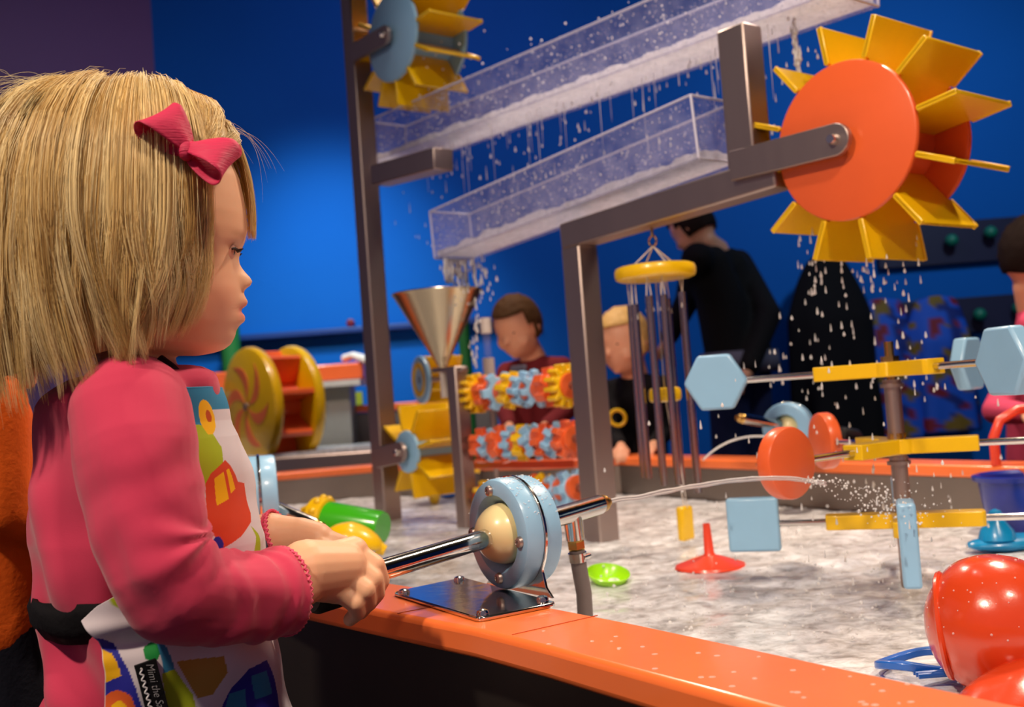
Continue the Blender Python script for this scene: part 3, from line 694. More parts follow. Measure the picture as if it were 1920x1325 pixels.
# green cup with a yellow scalloped rim, lying on its side
g0 = at(606, 974, 1.95); g1 = at(718, 990, 1.90); ax = (g1-g0).normalized(); gl = (g1-g0).length
t = thing('toy_cup', 'green toy cup with yellow rim lying on its side behind the hand', 'cup', V((g0.x, g0.y, g0.z-.03)))
build(MB().lathe([(.036, 0), (.031, gl-.004), (.029, gl), (0, gl), (0, gl-.003), (.028, gl-.004), (.033, .002)], g0, ax, 36), 'body', GREEN, t)
sc = MB().lathe([(.036, .012), (.041, .010), (.043, -.004), (.041, -.018), (.036, -.022), (.034, -.018), (.036, -.004)], g0, ax, 36, True)
x_, y_ = perp(ax)
for i in range(12): sc.sph(g0+ax*(-.002)+(x_*math.cos(i*math.pi/6)+y_*math.sin(i*math.pi/6))*.0405, .0075, 10, 8)
build(sc, 'rim', YELLOW, t)
hd = -ax; build(MB().tube([g0+Z*.02-ax*.01, g0+Z*.022+hd*.03, g0+Z*.014+hd*.045, g0+hd*.045-Z*.004, g0-Z*.006+hd*.038], .0045, 10), 'handle', YELLOW, t)
# yellow scoop in front of it
s0 = at(662, 1012, 1.72)
t = thing('toy_scoop', 'yellow toy scoop lying against the green cup', 'scoop', s0-Z*.03)
mb = MB().sph(s0, 1, 32, 16); off_ = s0
mb.v = [off_+V((cx*(p-off_).x*.050+fwd*(p-off_).y*.036+Z*((p-off_).z*(.030 if (p-off_).z > 0 else .012))-Z*.012*((p-off_).x > 0)*(p-off_).x)) for p in mb.v]
build(mb, 'bowl', YELLOW, t)
build(MB().tube([s0+cx*.04-Z*.012, s0+cx*.052-Z*.02+Z*.002], [.012, .009], 12), 'lip', YELLOW, t)
# floating bits beneath the low wheel
p = onz(815, 944, WATER); q = onz(845, 932, WATER)
tag(build(MB().sph(V((p.x, p.y, WATER+.022)), (.018, .018, .026), 20, 12), 'float', YELLOW), 'pale yellow float bobbing beneath the small hubbed wheel', 'float')
tag(build(MB().sph(V((q.x, q.y, WATER+.018)), (.04, .03, .018), 20, 12), 'toy_boat', BLUEP), 'little blue toy hull floating right of the yellow float', 'toy')
# lime dish
p = onz(1139, 1090, WATER); p = V((p.x, p.y, WATER))
tag(build(MB().lathe([(0, 0), (.018, 0), (.030, .010), (.034, .017), (.036, .016), (.032, .008), (.018, -.003), (0, -.003)], p, V((.12, -.28, 1)), 40), 'toy_dish', LIME), 'lime green shallow dish floating right of the hose', 'dish')
# red funnel floating upside down
p = onz(1332, 1062, WATER); p = V((p.x, p.y, WATER-.002))
t = thing('toy_funnel', 'red toy funnel floating upside down with its stem up', 'funnel', p)
build(MB().lathe([(.060, .002), (.058, .006), (.030, .016), (.012, .022), (.012, .014), (.03, .008), (.056, .0)], p, Z, 44, True), 'cone', RED, t)
build(MB().lathe([(.013, 0), (.0085, .006), (.0062, .056), (.005, .056), (.006, .0)], p+Z*.019, (Z-V((.02, 0, 0))).normalized(), 24, True), 'stem', RED, t)
# big red-orange bowl-backed toy at the right and a scoop below it
BX = at(1872, 1170, .98)
t = thing('toy_helmet', 'big dented red orange plastic dome with a brim, at the near right rim', 'toy', BX-Z*.07)
mb = MB().sph(V((0, 0, 0)), 1, 64, 40)
def dent(p):
    f = 1+.018*noise.noise(p*1.7+V((3, 1, 2)))+.007*noise.noise(p*6)+.03*max(0, noise.noise(p*1.1+V((0, 4, 9)))); return p*f
mb.v = [BX+dent(p)*.0655 for p in mb.v]
build(mb, 'dome', BALLRED, t, ang=0)
bx_ = (cx*-.86-cy*.16+fwd*.47).normalized(); br = MB()
up_ = (cy*.9-cx*-.35).normalized(); pts = []
x_, y_ = perp(bx_); cen = BX+bx_*.046
ringp = [cen+(x_*math.cos(a)+y_*math.sin(a))*(.0475+.0012*math.sin(3*a)) for a in np.linspace(0, 2*math.pi, 60, endpoint=False)]
build(br.tube(ringp, .0035, 8, closed=True), 'brim', BALLRED, t)
s1 = at(1912, 1338, .88)
t = thing('toy_shovel', 'red orange toy scoop tucked under the red dome at the right corner', 'shovel', s1-Z*.04)
xs_, ys_ = (cx*.9+fwd*.43).normalized(), (fwd*.9-cx*.43).normalized()
Rs = Matrix((xs_, ys_, Z)).transposed() @ Matrix.Rotation(R(-20), 3, 'Y')
mb = MB().sph(V((0, 0, 0)), 1, 48, 28)
mb.v = [s1+Rs @ V((p.x*.088*(1+.05*noise.noise(p*2)), p.y*.050, p.z*.030*(1+.08*noise.noise(p*2.3+V((4, 4, 4)))))) for p in mb.v]
build(mb, 'blade', BALLRED, t, ang=0)
rp_ = [s1+Rs @ V((math.cos(a)*.092, math.sin(a)*.052, .006+.004*math.sin(3*a))) for a in np.linspace(0, 2*math.pi, 64, endpoint=False)]
build(MB().tube(rp_, .0042, 10, closed=True), 'rib', BALLRED, t)
# blue ring handle toy at the near rim
e0 = onz(1700, 1245, WATER+.012); 
t = thing('toy_sieve', 'flat blue loop handled toy floating left of the red dome', 'toy', V((e0.x, e0.y, WATER)))
pts = []
for a in np.linspace(R(35), R(325), 30): pts.append(V((e0.x+.012, e0.y-.002, WATER+.014))+V((math.cos(a)*.044, math.sin(a)*.034, .004*math.sin(2*a))))
mb = MB()
for k in range(len(pts)-1):
    pass
inner = [V((e0.x+.012, e0.y-.002, p.z))+(p-V((e0.x+.012, e0.y-.002, p.z)))*.74 for p in pts]
vs = []; fs = []
for a_, b_ in zip(pts, inner): vs += [a_-Z*.004, a_+Z*.004, b_+Z*.004, b_-Z*.004]
for k in range(len(pts)-1):
    for m_ in range(4): fs.append((4*k+m_, 4*k+(m_+1) % 4, 4*k+4+(m_+1) % 4, 4*k+4+m_))
fs += [(0, 1, 2, 3), tuple(4*(len(pts)-1)+m_ for m_ in (3, 2, 1, 0))]
build(mb.add(vs, fs), 'loop', BLUEP, t, bevel=.0015)
for k in range(3):
    a_ = V((e0.x-.005, e0.y-.03-.007*k, WATER+.012)); build(MB().tube([a_, a_+V((.04, -.006, .002)), a_+V((.075, -.004, .004))], .0028, 8), 'rib', BLUEP, t)
# navy bucket and cyan boat at the far right
p = at(1922, 1000, 1.90); p = V((p.x, p.y, WATER-.012))
t = thing('toy_bucket', 'navy blue toy bucket standing in the pool at the right edge', 'bucket', p)
build(MB().lathe([(0, 0), (.056, 0), (.060, .004), (.072, .104), (.081, .106), (.082, .114), (.075, .116), (.069, .110), (.056, .006), (0, .006)], p, Z, 48), 'body', NAVY, t)
p = at(1908, 1012, 1.715); p = V((p.x, p.y, WATER))
t = thing('toy_boat', 'cyan toy boat floating in front of the navy bucket', 'toy', p)
build(MB().sph(p+Z*.012, (.085, .036, .014), 32, 12), 'hull', CYAN, t)
build(MB().lathe([(.030, 0), (.026, .014), (.014, .030), (.009, .046), (0, .05)], p+V((-.035, -.005, .02)), Z, 20), 'cabin', CYAN, t)
# red tubular stool at the far right edge
t = thing('red_frame', 'red tubular metal frame standing on the far rim at the right', 'frame', onz(1868, 872, RIM))
p = onz(1868, 872, RIM); q = at(1868, 800, (p-EYE).dot(fwd)); r__ = at(1935, 775, (p-EYE).dot(fwd)+.02)
build(MB().tube([p, V((p.x, p.y, q.z-.02)), V((p.x+.015, p.y, q.z+.012)), V((p.x+.05, p.y, q.z+.03)), V((r__.x+.1, r__.y, q.z+.035))], .0095, 14), 'tube', RED, t)
build(MB().tube([V((p.x+.16, p.y, RIM)), V((p.x+.16, p.y, q.z+.035))], .0095, 14), 'tube', RED, t)
# ------------------------------------------------------------------ people in the background
SKIN = mat('skin', (226, 164, 130), .5, 0, .05, 30, sss=.15)
IRIS = mat('dark_eye', (30, 20, 18), .15)
LIP = mat('lip', (190, 90, 80), .45)
BROWNH = mat('brown_hair', (84, 58, 34), .7, 0, .25, 90, .5, 300, spec=.15)
DARKH = mat('dark_hair', (30, 18, 14), .7, 0, .25, 90, .5, 300, spec=.12)
BLONDH = mat('blond_hair', (212, 170, 100), .55, 0, .2, 90, .5, 300)
def cloth(name, col): return mat(name, col, .85, 0, .1, 40, .25, 160, spec=.2)
def chain(mb, pts, rs, n=14):
    for i in range(len(pts)-1): mb.cap(pts[i], pts[i+1], rs[i], rs[i+1], n)
def hand(mb, wrist, tip_dir, down, s):
    u = tip_dir.normalized(); dn = (down-u*down.dot(u)).normalized(); sd_ = u.cross(dn)
    mb.cap(wrist, wrist+u*.05*s, .018*s, .022*s); mb.cap(wrist+u*.02*s+sd_*.012*s, wrist+u*.055*s+sd_*.022*s, .014*s, .010*s); mb.cap(wrist+u*.02*s-sd_*.012*s, wrist+u*.055*s-sd_*.022*s, .014*s, .010*s)
    for i, l in enumerate((.034, .040, .037, .029)):
        b = wrist+u*.06*s+sd_*((i-1.5)*.0145*s); m_ = b+u*l*.55*s+dn*.010*s; e = m_+u*l*.25*s+dn*l*.5*s
        mb.cap(b, m_, .0075*s, .007*s, 10); mb.cap(m_, e, .007*s, .0055*s, 10)
    b = wrist+u*.02*s-sd_*.020*s; mb.cap(b, b-sd_*.018*s+u*.02*s+dn*.012*s, .010*s, .0085*s, 10); mb.cap(b-sd_*.018*s+u*.02*s+dn*.012*s, b-sd_*.018*s+u*.045*s+dn*.024*s, .0085*s, .006*s, 10)
def person(label, hc, hs, face, neck, hip, hw, arms, skin_legs, shirt, pants, hair, feet, pitch=0, kid=True, vox=.0075, long_hair=False, group=None, cat='person'):
    f = V((face[0], face[1], 0)).normalized(); r = V((f.y, -f.x, 0)); up = Z
    fp = (f*math.cos(pitch)-Z*math.sin(pitch)); hu = (Z*math.cos(pitch)+f*math.sin(pitch))
    ft = sum(feet, V((0, 0, 0)))/2; t = thing('person', label, cat, V((ft.x, ft.y, 0)), group)
    A, Bq, Cq = hs*.41, hs*.36, hs*.5                               # depth, width, height radii
    Rm = Matrix((fp, r, hu)).transposed()
    b = MB(); b.sph(hc+hu*hs*.06, (A, Bq, Cq*.88), 28, 20, Rm)
    b.sph(hc+fp*hs*.10-hu*hs*.20, (A*.72, Bq*.80, Cq*.56), 24, 16, Rm)         # jaw and cheeks
    b.cap(hc+fp*hs*.36+hu*hs*.02, hc+fp*hs*.43-hu*hs*.10, hs*.03, hs*.05, 12)    # nose
    b.cap(hc+fp*hs*.335-hu*hs*.235-r*hs*.06, hc+fp*hs*.335-hu*hs*.235+r*hs*.06, hs*.035, hs*.035, 10)
    b.sph(hc+fp*hs*.30-hu*hs*.38, (hs*.07, hs*.08, hs*.06), 14, 10, Rm)
    for s in (-1, 1):
        b.sph(hc+r*s*Bq*1.0-hu*hs*.04-fp*hs*.03, (hs*.065, hs*.03, hs*.10), 12, 10, Rm)
        b.sph(hc+fp*hs*.24+r*s*hs*.19-hu*hs*.16, hs*.12, 14, 10)
    b.cap(hc-hu*hs*.35-fp*hs*.05, neck, hs*.20, hs*.22)
    sw = hw*1.0; sh = [neck+r*s*sw-Z*hs*.20 for s in (-1, 1)]
    mid = (neck+hip)/2
    for k in (-.45, .45): chain(b, [neck-Z*hs*.3+r*sw*k, mid+r*sw*k*.9, hip+r*sw*k*.9], [sw*.42, sw*.46, sw*.46])
    for i, s in enumerate((-1, 1)):
        el, wr = arms[i]; chain(b, [sh[i], el, wr], [sw*.26, sw*.20, sw*.14]); d_ = (wr-el).normalized(); hand(b, wr, d_+fp*.3, -Z, hs/.21*.85 if kid else 1.0)
        hp = hip+r*s*sw*.45; kn = (hp+feet[i])/2+f*.03; chain(b, [hp, kn, feet[i]+Z*.06], [sw*.42, sw*.28, sw*.2]); b.cap(feet[i]+Z*.035, feet[i]+f*.10+Z*.03, .034, .03)
    blobobj(b, 'body', SKIN, t, vox, 3)
    c = MB(); g = 1.14
    for k in (-.45, .45): chain(c, [neck-Z*hs*.30+r*sw*k, mid+r*sw*k*.9, hip+r*sw*k*.9-Z*.03], [sw*.46, sw*.53, sw*.56])
    c.cap(neck-Z*hs*.1, neck-Z*hs*.3, hs*.24, hs*.3)
    for i, s in enumerate((-1, 1)): el, wr = arms[i]; c.cap(neck-Z*hs*.14, sh[i], hs*.2, sw*.33); chain(c, [sh[i], el, wr+(el-wr)*.12], [sw*.35, sw*.29, sw*.22])
    blobobj(c, 'shirt', shirt, t, vox*1.2, 4)
    pq = MB()
    for i, s in enumerate((-1, 1)): hp = hip+r*s*sw*.45; kn = (hp+feet[i])/2+f*.03; chain(pq, [hp+Z*.04, hp, kn, feet[i]+Z*.08], [sw*.47, sw*.52, sw*.37, sw*.30])
    blobobj(pq, 'trousers', pants, t, vox*1.3, 3)
    for s in (-1, 1): build(MB().sph(hc+fp*hs*.352+r*s*hs*.145+hu*hs*.03, (hs*.016, hs*.036, hs*.016), 12, 8, Rm), 'eye', IRIS, t)
    build(MB().sph(hc+fp*hs*.368-hu*hs*.232, (hs*.02, hs*.07, hs*.018), 12, 8, Rm), 'mouth', LIP, t)
    # hair: a cap of tufts following the skull, cut away from the face
    hm = MB(); n, m = 48, 28; vs = []; fs = []; keep = set()
    for i in range(m+1):
        th = math.pi*i/m*.72 if not long_hair else math.pi*i/m*.80
        for j in range(n):
            ph = 2*math.pi*j/n; q = V((math.sin(th)*math.cos(ph), math.sin(th)*math.sin(ph), math.cos(th)))
            k = 1.09+.05*noise.noise(q*7+hc)+.03*noise.noise(q*18)
            p = hc+hu*hs*.06+Rm @ V((q.x*A*k, q.y*Bq*k, q.z*Cq*.9*k)); vs.append(p)
            lim = -.62 if math.cos(ph) < .15 else (.46 if math.cos(ph) > .45 else -.1+.3*math.cos(ph))
            if q.z > lim: keep.add(i*n+j)
    for i in range(m):
        for j in range(n):
            q = (i*n+j, (i+1)*n+j, (i+1)*n+(j+1) % n, i*n+(j+1) % n)
            if all(k in keep for k in q): fs.append(q)
    ho = build(hm.add(vs, fs), 'hair', hair, t, ang=0); md = ho.modifiers.new('thick', 'SOLIDIFY'); md.thickness = hs*.03; md.offset = -1
    return t, f, r, fp, hu
def fl(px, py, d): p = at(px, py, d); return V((p.x, p.y, 0))
MAROON = cloth('maroon_shirt', (112, 34, 40)); NAVYC = cloth('navy_trousers', (34, 40, 78)); BLACKC = cloth('black_cloth', (13, 12, 16)); GREYC = cloth('grey_hem', (92, 88, 104))
PINKC = cloth('pink_shirt', (216, 78, 112)); ORC = cloth('orange_sweatshirt', (216, 92, 22)); DNAVY = cloth('dark_trousers', (20, 22, 34))
# boy in maroon
d = 3.45; h = at(972, 612, d); nk = at(1000, 672, d+.05); hp = at(1012, 830, d+.1)
t, f, r, fp, hu = person('boy with short brown hair in a maroon shirt looking down, beyond the gears', h, .205, (-.62, -.78), nk, hp, .115,
    [(at(1062, 770, d-.02), at(1020, 800, d-.22)), (at(945, 760, d), at(955, 800, d-.2))], None, MAROON, NAVYC, BROWNH, [fl(1040, 700, d+.1), fl(985, 700, d+.1)], pitch=R(24))
bb = MB().obox(at(972, 697, d-.105), r, (Z-f*.2).normalized(), f, .032, .022, .006); build(bb, 'shirt_print', GREYC, t, bevel=.005)
# blond child in black
d = 3.35; h = at(1172, 640, d); nk = at(1190, 705, d+.04); hp = at(1195, 850, d+.05)
t, f, r, fp, hu = person('blond child in a black shirt with a yellow ring, half behind the right post', h, .21, (-.75, -.66), nk, hp, .115,
    [(at(1255, 800, d), at(1225, 835, d-.2)), (at(1140, 800, d), at(1165, 838, d-.2))], None, BLACKC, DNAVY, BLONDH, [fl(1220, 700, d+.05), fl(1165, 700, d+.05)], pitch=R(12))
q = at(1158, 783, d-.125); build(MB().tube([q+cx*(.024*math.cos(a))+Z*(.024*math.sin(a)) for a in np.linspace(0, 2*math.pi, 32, endpoint=False)], .006, 8, closed=True), 'yellow_ring', YELLOW, t)
# adult with back turned
d = 4.5; h = at(1300, 428, d-.05); nk = at(1345, 470, d); hp = at(1385, 655, d+.02)
t, f, r, fp, hu = person('adult in black seen from behind with head bowed, beyond the wind chime', h, .235, (-.75, .55), nk, hp, .20,
    [(at(1290, 560, d+.15), at(1250, 640, d+.25)), (at(1440, 590, d-.08), at(1400, 700, d-.2))], None, BLACKC, cloth('dark_jeans', (26, 34, 72)), DARKH, [fl(1360, 700, d), fl(1430, 700, d)], pitch=R(30), kid=False, vox=.011, long_hair=True)
# pale shirt hem at the waist
hm = MB(); pts = [hp-Z*.055+(f*.155*math.cos(a)+r*.215*math.sin(a)) for a in np.linspace(0, 2*math.pi, 40, endpoint=False)]
vs = []; fs = []
for i, p in enumerate(pts): vs += [p+Z*.045, p-Z*.045+(p-hp)*.05]
for i in range(40): j = (i+1) % 40; fs.append((2*i, 2*i+1, 2*j+1, 2*j))
ho = build(hm.add(vs, fs), 'shirt_hem', GREYC, t); md = ho.modifiers.new('thick', 'SOLIDIFY'); md.thickness = .008
# child in pink at the right edge
d = 2.62; h = at(1948, 482, d); nk = at(1945, 580, d+.02); hp = at(1940, 840, d+.06)
t, f, r, fp, hu = person('dark haired child in a pink top cut off by the right edge', h, .215, (.85, -.5), nk, hp, .12,
    [(at(1868, 770, d-.05), at(1925, 775, d-.22)), (at(2010, 770, d+.1), at(1990, 790, d-.1))], None, PINKC, DNAVY, DARKH, [fl(1900, 700, d+.06), fl(1985, 700, d+.06)], pitch=R(10), long_hair=True)
# child in orange at the left edge, behind the girl
d = 1.22; h = at(-38, 590, d); nk = at(-38, 700, d); hp = at(-30, 1120, d)
t, f, r, fp, hu = person('child in an orange sweatshirt at the left edge behind the girl', h, .19, (.82, .57), nk, hp, .10,
    [(at(70, 990, d+.06), at(190, 1010, d+.2)), (at(5, 960, d-.08), at(130, 1010, d-.02))], None, ORC, DNAVY, BROWNH, [fl(-60, 1100, d), fl(20, 1100, d)], pitch=R(8), vox=.006)
# ------------------------------------------------------------------ pegs, coat and smocks on the back wall
BOARD = mat('slate_board', (34, 36, 66), .5, 0, .1, 6); KNOB = mat('green_knob', (16, 120, 96), .4)
def wallp(px, py): r_ = ray(px, py); return EYE+r_*(WALLY/r_.y)
for lab, ya, hh, kn in (('upper slate coat board with green knobs on the back wall', 455, .115, ((1772, 455), (1844, 440), (1916, 440))), ('lower slate coat board with green knobs on the back wall', 592, .095, ((1753, 600), (1824, 592), (1896, 580)))):
    a = wallp(1640 if hh > .1 else 1560, ya); b = wallp(2000, ya)
    t = thing('coat_board', lab, 'coat rack', V(((a.x+b.x)/2, WALLY-.01, a.z-hh)))
    build(MB().obox(V(((a.x+b.x)/2, WALLY-.02, wallp(1800, ya).z)), V((1, 0, 0)), V((0, 1, 0)), Z, (b.x-a.x)/2, .018, hh), 'board', BOARD, t, bevel=.005)
    for px, py in kn: p = wallp(px, py); build(MB().tube([V((p.x, WALLY-.03, p.z)), V((p.x, WALLY-.075, p.z))], .012, 12).sph(V((p.x, WALLY-.085, p.z)), .034, 16, 10), 'knob', KNOB, t)
def garment(name, label, cat, px0, px1, py0, py1, m, col=None, depth=.09, sh=.35, dd=.13):
    a = wallp(px0, py1); b = wallp(px1, py0); w = (b.x-a.x)/2; xc = (a.x+b.x)/2; z0, z1 = a.z, b.z; n, k = 40, 36; vs = []; fs = []
    for i in range(n+1):
        s = i/n; zz = z1+(z0-z1)*s; ww = w*(sh+(1-sh)*min(1, s*3.2)**.6)*(.93+.07*s)
        for j in range(k):
            th = 2*math.pi*j/k; fold = 1+.10*s*math.sin(th*5+px0)+.08*s*math.sin(th*9+2)
            vs.append(V((xc+math.cos(th)*ww*fold+.02*noise.noise(V((s*3, j*.2, px0))), WALLY-dd+math.sin(th)*depth*(.35+.65*min(1, s*3))*fold, zz-.02*math.cos(th)**2*(1-s))))
    for i in range(n):
        for j in range(k): fs.append((i*k+j, (i+1)*k+j, (i+1)*k+(j+1) % k, i*k+(j+1) % k))
    fs += [list(range(k)), [n*k+j for j in range(k)][::-1]]
    mb = MB().add(vs, fs); o = build(mb, name, m, ang=0); tag(o, label, cat)
    if col: 
        co = coords(o.data); set_col(o.data, col(co))
    return o
garment('hanging_coat', 'black coat hanging on the back wall right of the adult', 'coat', 1475, 1606, 478, 850, BLACKC, sh=.3, dd=.2)
SMK = attr_mat('printed_smock', .7)
def smcol(co):
    out = np.tile(np.array(lin((20, 84, 200))), (len(co), 1))
    for i, p in enumerate(co):
        v = V(p)*11
        if noise.noise(v) > .28: out[i] = lin((120, 24, 44))
        elif noise.noise(v+V((9, 3, 1))) > .30: out[i] = lin((120, 96, 30))
        elif noise.noise(v*.8+V((2, 7, 5))) > .25: out[i] = lin((14, 40, 120))
    return out
garment('hanging_smock', 'blue printed smock hanging directly right of the black coat', 'smock', 1596, 1694, 560, 826, SMK, smcol, sh=.62)
garment('hanging_smock', 'blue printed smock hanging behind the thin rotor post', 'smock', 1690, 1790, 556, 812, SMK, smcol, dd=.16, sh=.62)
# ------------------------------------------------------------------ the girl
GD = .86; GK = GD/FPX
TH = R(16)
gf = (cx*math.cos(TH)+fwd*math.sin(TH)); gs = (cx*math.sin(TH)-fwd*math.cos(TH)); HC = at(265, 420, GD)
def hw_(f, s, y): return HC+(gf*f+gs*s+cy*y)*GK
girl = thing('person', 'blonde girl with pink bow and printed apron holding the blaster rod, at left', 'person', V((HC.x, HC.y, 0)))
ct = math.cos(TH)
PY = [196, 205, 225, 255, 290, 330, 370, 400, 430, 450, 465, 480, 492, 505, 515, 523, 531, 537, 543, 552, 562, 570, 577, 582, 590, 600, 608, 618, 630, 645, 655, 662, 667]
FPp = [275, 330, 372, 408, 432, 449, 458, 462, 463, 459, 452, 448, 450, 459, 469, 474, 471, 462, 457, 459, 465, 463, 453, 451, 460, 460, 450, 443, 441, 433, 420, 400, 370]
FB = [275, 330, 372, 408, 432, 449, 458, 462, 463, 458, 450, 446, 446, 447, 449, 450, 451, 452, 452, 452, 452, 451, 450, 449, 448, 446, 444, 441, 437, 430, 416, 396, 366]
WY = [196, 205, 225, 255, 290, 330, 400, 450, 500, 550, 600, 640, 655, 662, 667]; WW = [20, 80, 115, 140, 157, 168, 175, 172, 163, 152, 135, 108, 85, 62, 30]
BX_ = [240, 195, 160, 128, 104, 90, 82, 88, 105, 135, 165, 195, 210, 222, 240]
HROWS = 150; HDEL = np.zeros(HROWS+1)
def headrow(i, nc, dl):
    py = 196+471*i/HROWS
    F0 = (np.interp(py, PY, FB)-265)/ct+dl; Fp = (np.interp(py, PY, FPp)-265)/ct+dl; Wd = np.interp(py, WY, WW); Bk = (265-np.interp(py, WY, BX_))/ct
    sig = np.interp(py, [465, 490, 515, 545, 555, 600, 640], [11, 13, 22, 20, 30, 32, 40])
    a = 2*np.pi*np.arange(nc)/nc; c, s_ = np.cos(a), np.sin(a); fr = c > 0
    f = np.where(fr, F0*np.abs(c)**1.14, -Bk*np.abs(c)**.92); sd_ = Wd*np.sign(s_)*np.abs(s_)**.95
    add = (Fp-F0)*np.exp(-(sd_/sig)**2)
    for q in (-1, 1):
        add = add-7*np.exp(-((sd_-q*52)/24)**2-((py-468)/15)**2)+.5*np.exp(-((sd_-q*56)/30)**2-((py-443)/10)**2)
        add = add+9*np.exp(-((sd_-q*100)/42)**2-((py-568)/46)**2)+6*np.exp(-((sd_-q*17)/8)**2-((py-532)/8)**2)
    f = f+add*fr
    return [hw_(f[j], sd_[j], 420-py) for j in range(nc)], py
for it in range(6):                                                   # bring the outline of the face to its profile
    new = HDEL.copy()
    for i in range(0, HROWS+1):
        pts, py = headrow(i, 80, HDEL[i]); mxx = max(pix(p)[0] for p in pts[:20]+pts[-20:]); new[i] += (np.interp(py, PY, FPp)-mxx)*.8
    new[:6] = new[6]; HDEL = np.convolve(np.pad(new, 3, 'edge'), np.ones(7)/7, 'valid') if it < 5 else new
    HDEL = np.clip(HDEL, -40, 20)
HDEL = np.convolve(np.pad(HDEL, 2, 'edge'), np.ones(5)/5, 'valid')
def headmesh(mb):
    nc = 160; vs = []; fs = []
    for i in range(HROWS+1): vs += headrow(i, nc, HDEL[i])[0]
    for i in range(HROWS):
        for j in range(nc): fs.append((i*nc+j, (i+1)*nc+j, (i+1)*nc+(j+1) % nc, i*nc+(j+1) % nc))
    fs += [list(range(nc))[::-1], [HROWS*nc+j for j in range(nc)]]
    return mb.add(vs, fs)
bf = V((math.cos(R(35)), math.sin(R(35)), 0)); bs = V((bf.y, -bf.x, 0))
TR = [688, 708, 740, 800, 900, 1000, 1100, 1160, 1200, 1325, 1460, 1560]
TX = [280, 264, 247, 242, 250, 252, 262, 270, 275, 275, 275, 275]
TF = [.036, .060, .071, .069, .079, .083, .078, .074, .075, .082, .090, .094]; TS = [.046, .078, .086, .085, .086, .088, .084, .078, .078, .086, .092, .096]
def tors(py):
    return at(float(np.interp(py, TR, TX)), py, .87), float(np.interp(py, TR, TF)), float(np.interp(py, TR, TS))
def loft(mb, rows, k=1.0, n=64, fn=None):
    vs = []; fs = []
    for py in rows:
        c, rf, rs = tors(py)
        for j in range(n):
            a = 2*math.pi*j/n; w = fn(py, a) if fn else 0
            vs.append(c+bf*(rf*k+w)*math.cos(a)+bs*(rs*k+w)*math.sin(a))
    m = len(rows)
    for i in range(m-1):
        for j in range(n): fs.append((i*n+j, (i+1)*n+j, (i+1)*n+(j+1) % n, i*n+(j+1) % n))
    fs += [list(range(n))[::-1], [(m-1)*n+j for j in range(n)]]
    return mb.add(vs, fs)
HANDR = dict(index=((662, 1034, .898), (703, 1060, .897), (714, 1088, .903), (702, 1117, .922)), middle=((655, 1053, .889), (699, 1086, .887), (705, 1111, .896), (691, 1133, .914)),
             ring=((648, 1078, .881), (685, 1106, .877), (690, 1128, .886), (676, 1148, .904)), pinky=((630, 1102, .876), (666, 1130, .873), (671, 1147, .880), (656, 1161, .893)))
b = headmesh(MB())
chain(b, [hw_(-25, 0, -200), at(268, 720, .865)], [.030, .031], 20)
loft(b, np.linspace(690, 1560, 30), .86)
SHR = [at(248, 790, .795), at(272, 930, .77), at(328, 1108, .765), at(430, 1118, .80), at(545, 1100, .845), at(578, 1080, .862)]
chain(b, SHR, [.034, .032, .029, .027, .022, .0215], 20)
for i, (k_, j) in enumerate(HANDR.items()):
    P = [at(*q) for q in j]; rr = [(.0105, .0092, .0080, .0066), (.0108, .0094, .0082, .0066), (.0106, .009, .0078, .0064), (.0098, .0082, .0072, .006)][i]
    b.cap(at(582, 1076+i*4-6, .866), P[0], .0205, .0135, 16); chain(b, P, rr, 14)
b.cap(at(575, 1070, .862), at(640, 1064, .886), .0262, .0225, 20)
chain(b, [at(600, 1072, .89), at(640, 1084, .935), at(680, 1078, .955)], [.013, .0098, .0072], 14)      # thumb, on the far side of the rod
# left arm and hand
SHL = [at(300, 800, .955), at(345, 960, .985), at(420, 1060, .985), at(505, 1012, .985), at(560, 1006, .982), at(592, 1014, .978)]
chain(b, SHL, [.034, .031, .028, .026, .0185, .018], 20)
for i in range(4):
    P = [at(640+i*7, 1020+i*13, .978-i*.004), at(668+i*6, 1036+i*13, .968-i*.004), at(668+i*4, 1064+i*11, .957-i*.004)]
    b.cap(at(592, 1016, .978), P[0], .017, .009, 14); chain(b, P, (.0078, .007, .0058), 12)
chain(b, [at(600, 1030, .965), at(632, 1060, .945), at(655, 1072, .94)], [.012, .009, .007], 12)
for s in (-1, 1):                                                     # legs
    hp = at(275, 1460, .87)+bs*(s*.045); hp = V((hp.x, hp.y, .42)); kn = hp+bf*.012-Z*.19; an = hp-Z*.365
    chain(b, [hp+Z*.05, hp, kn, an], [.06, .058, .042, .028], 18); b.cap(an-Z*.02, an+bf*.09-Z*.03, .028, .022)
sk = np.array(lin((232, 180, 142)))
def skincol(co):
    col = np.tile(sk, (len(co), 1)); H = np.array(HC); d_ = (co-H)/GK; f = d_@np.array(gf); s = d_@np.array(gs); y = d_@np.array(cy); py = 420-y
    lip = np.exp(-((py-581)/17)**4-(s/34)**4)*(f > 150); col = col*(1-lip[:, None]*.75)+np.array(lin((214, 104, 96)))*(lip[:, None]*.75)
    ch = np.exp(-((py-560)/50)**2-((np.abs(s)-95)/50)**2)*(f > 60)*.35; col = col*(1-ch[:, None])+np.array(lin((232, 146, 122)))*ch[:, None]
    brow = np.exp(-((py-440)/6)**2-((np.abs(s)-58)/28)**4)*(f > 100)*.4; col = col*(1-brow[:, None])+np.array(lin((170, 120, 80)))*brow[:, None]
    kn = 0
    return col
blobobj(b, 'body', attr_mat('child_skin', .48, sss=.22, bump=.05, bscale=900), girl, .0016, 3, skincol, fac=.4)
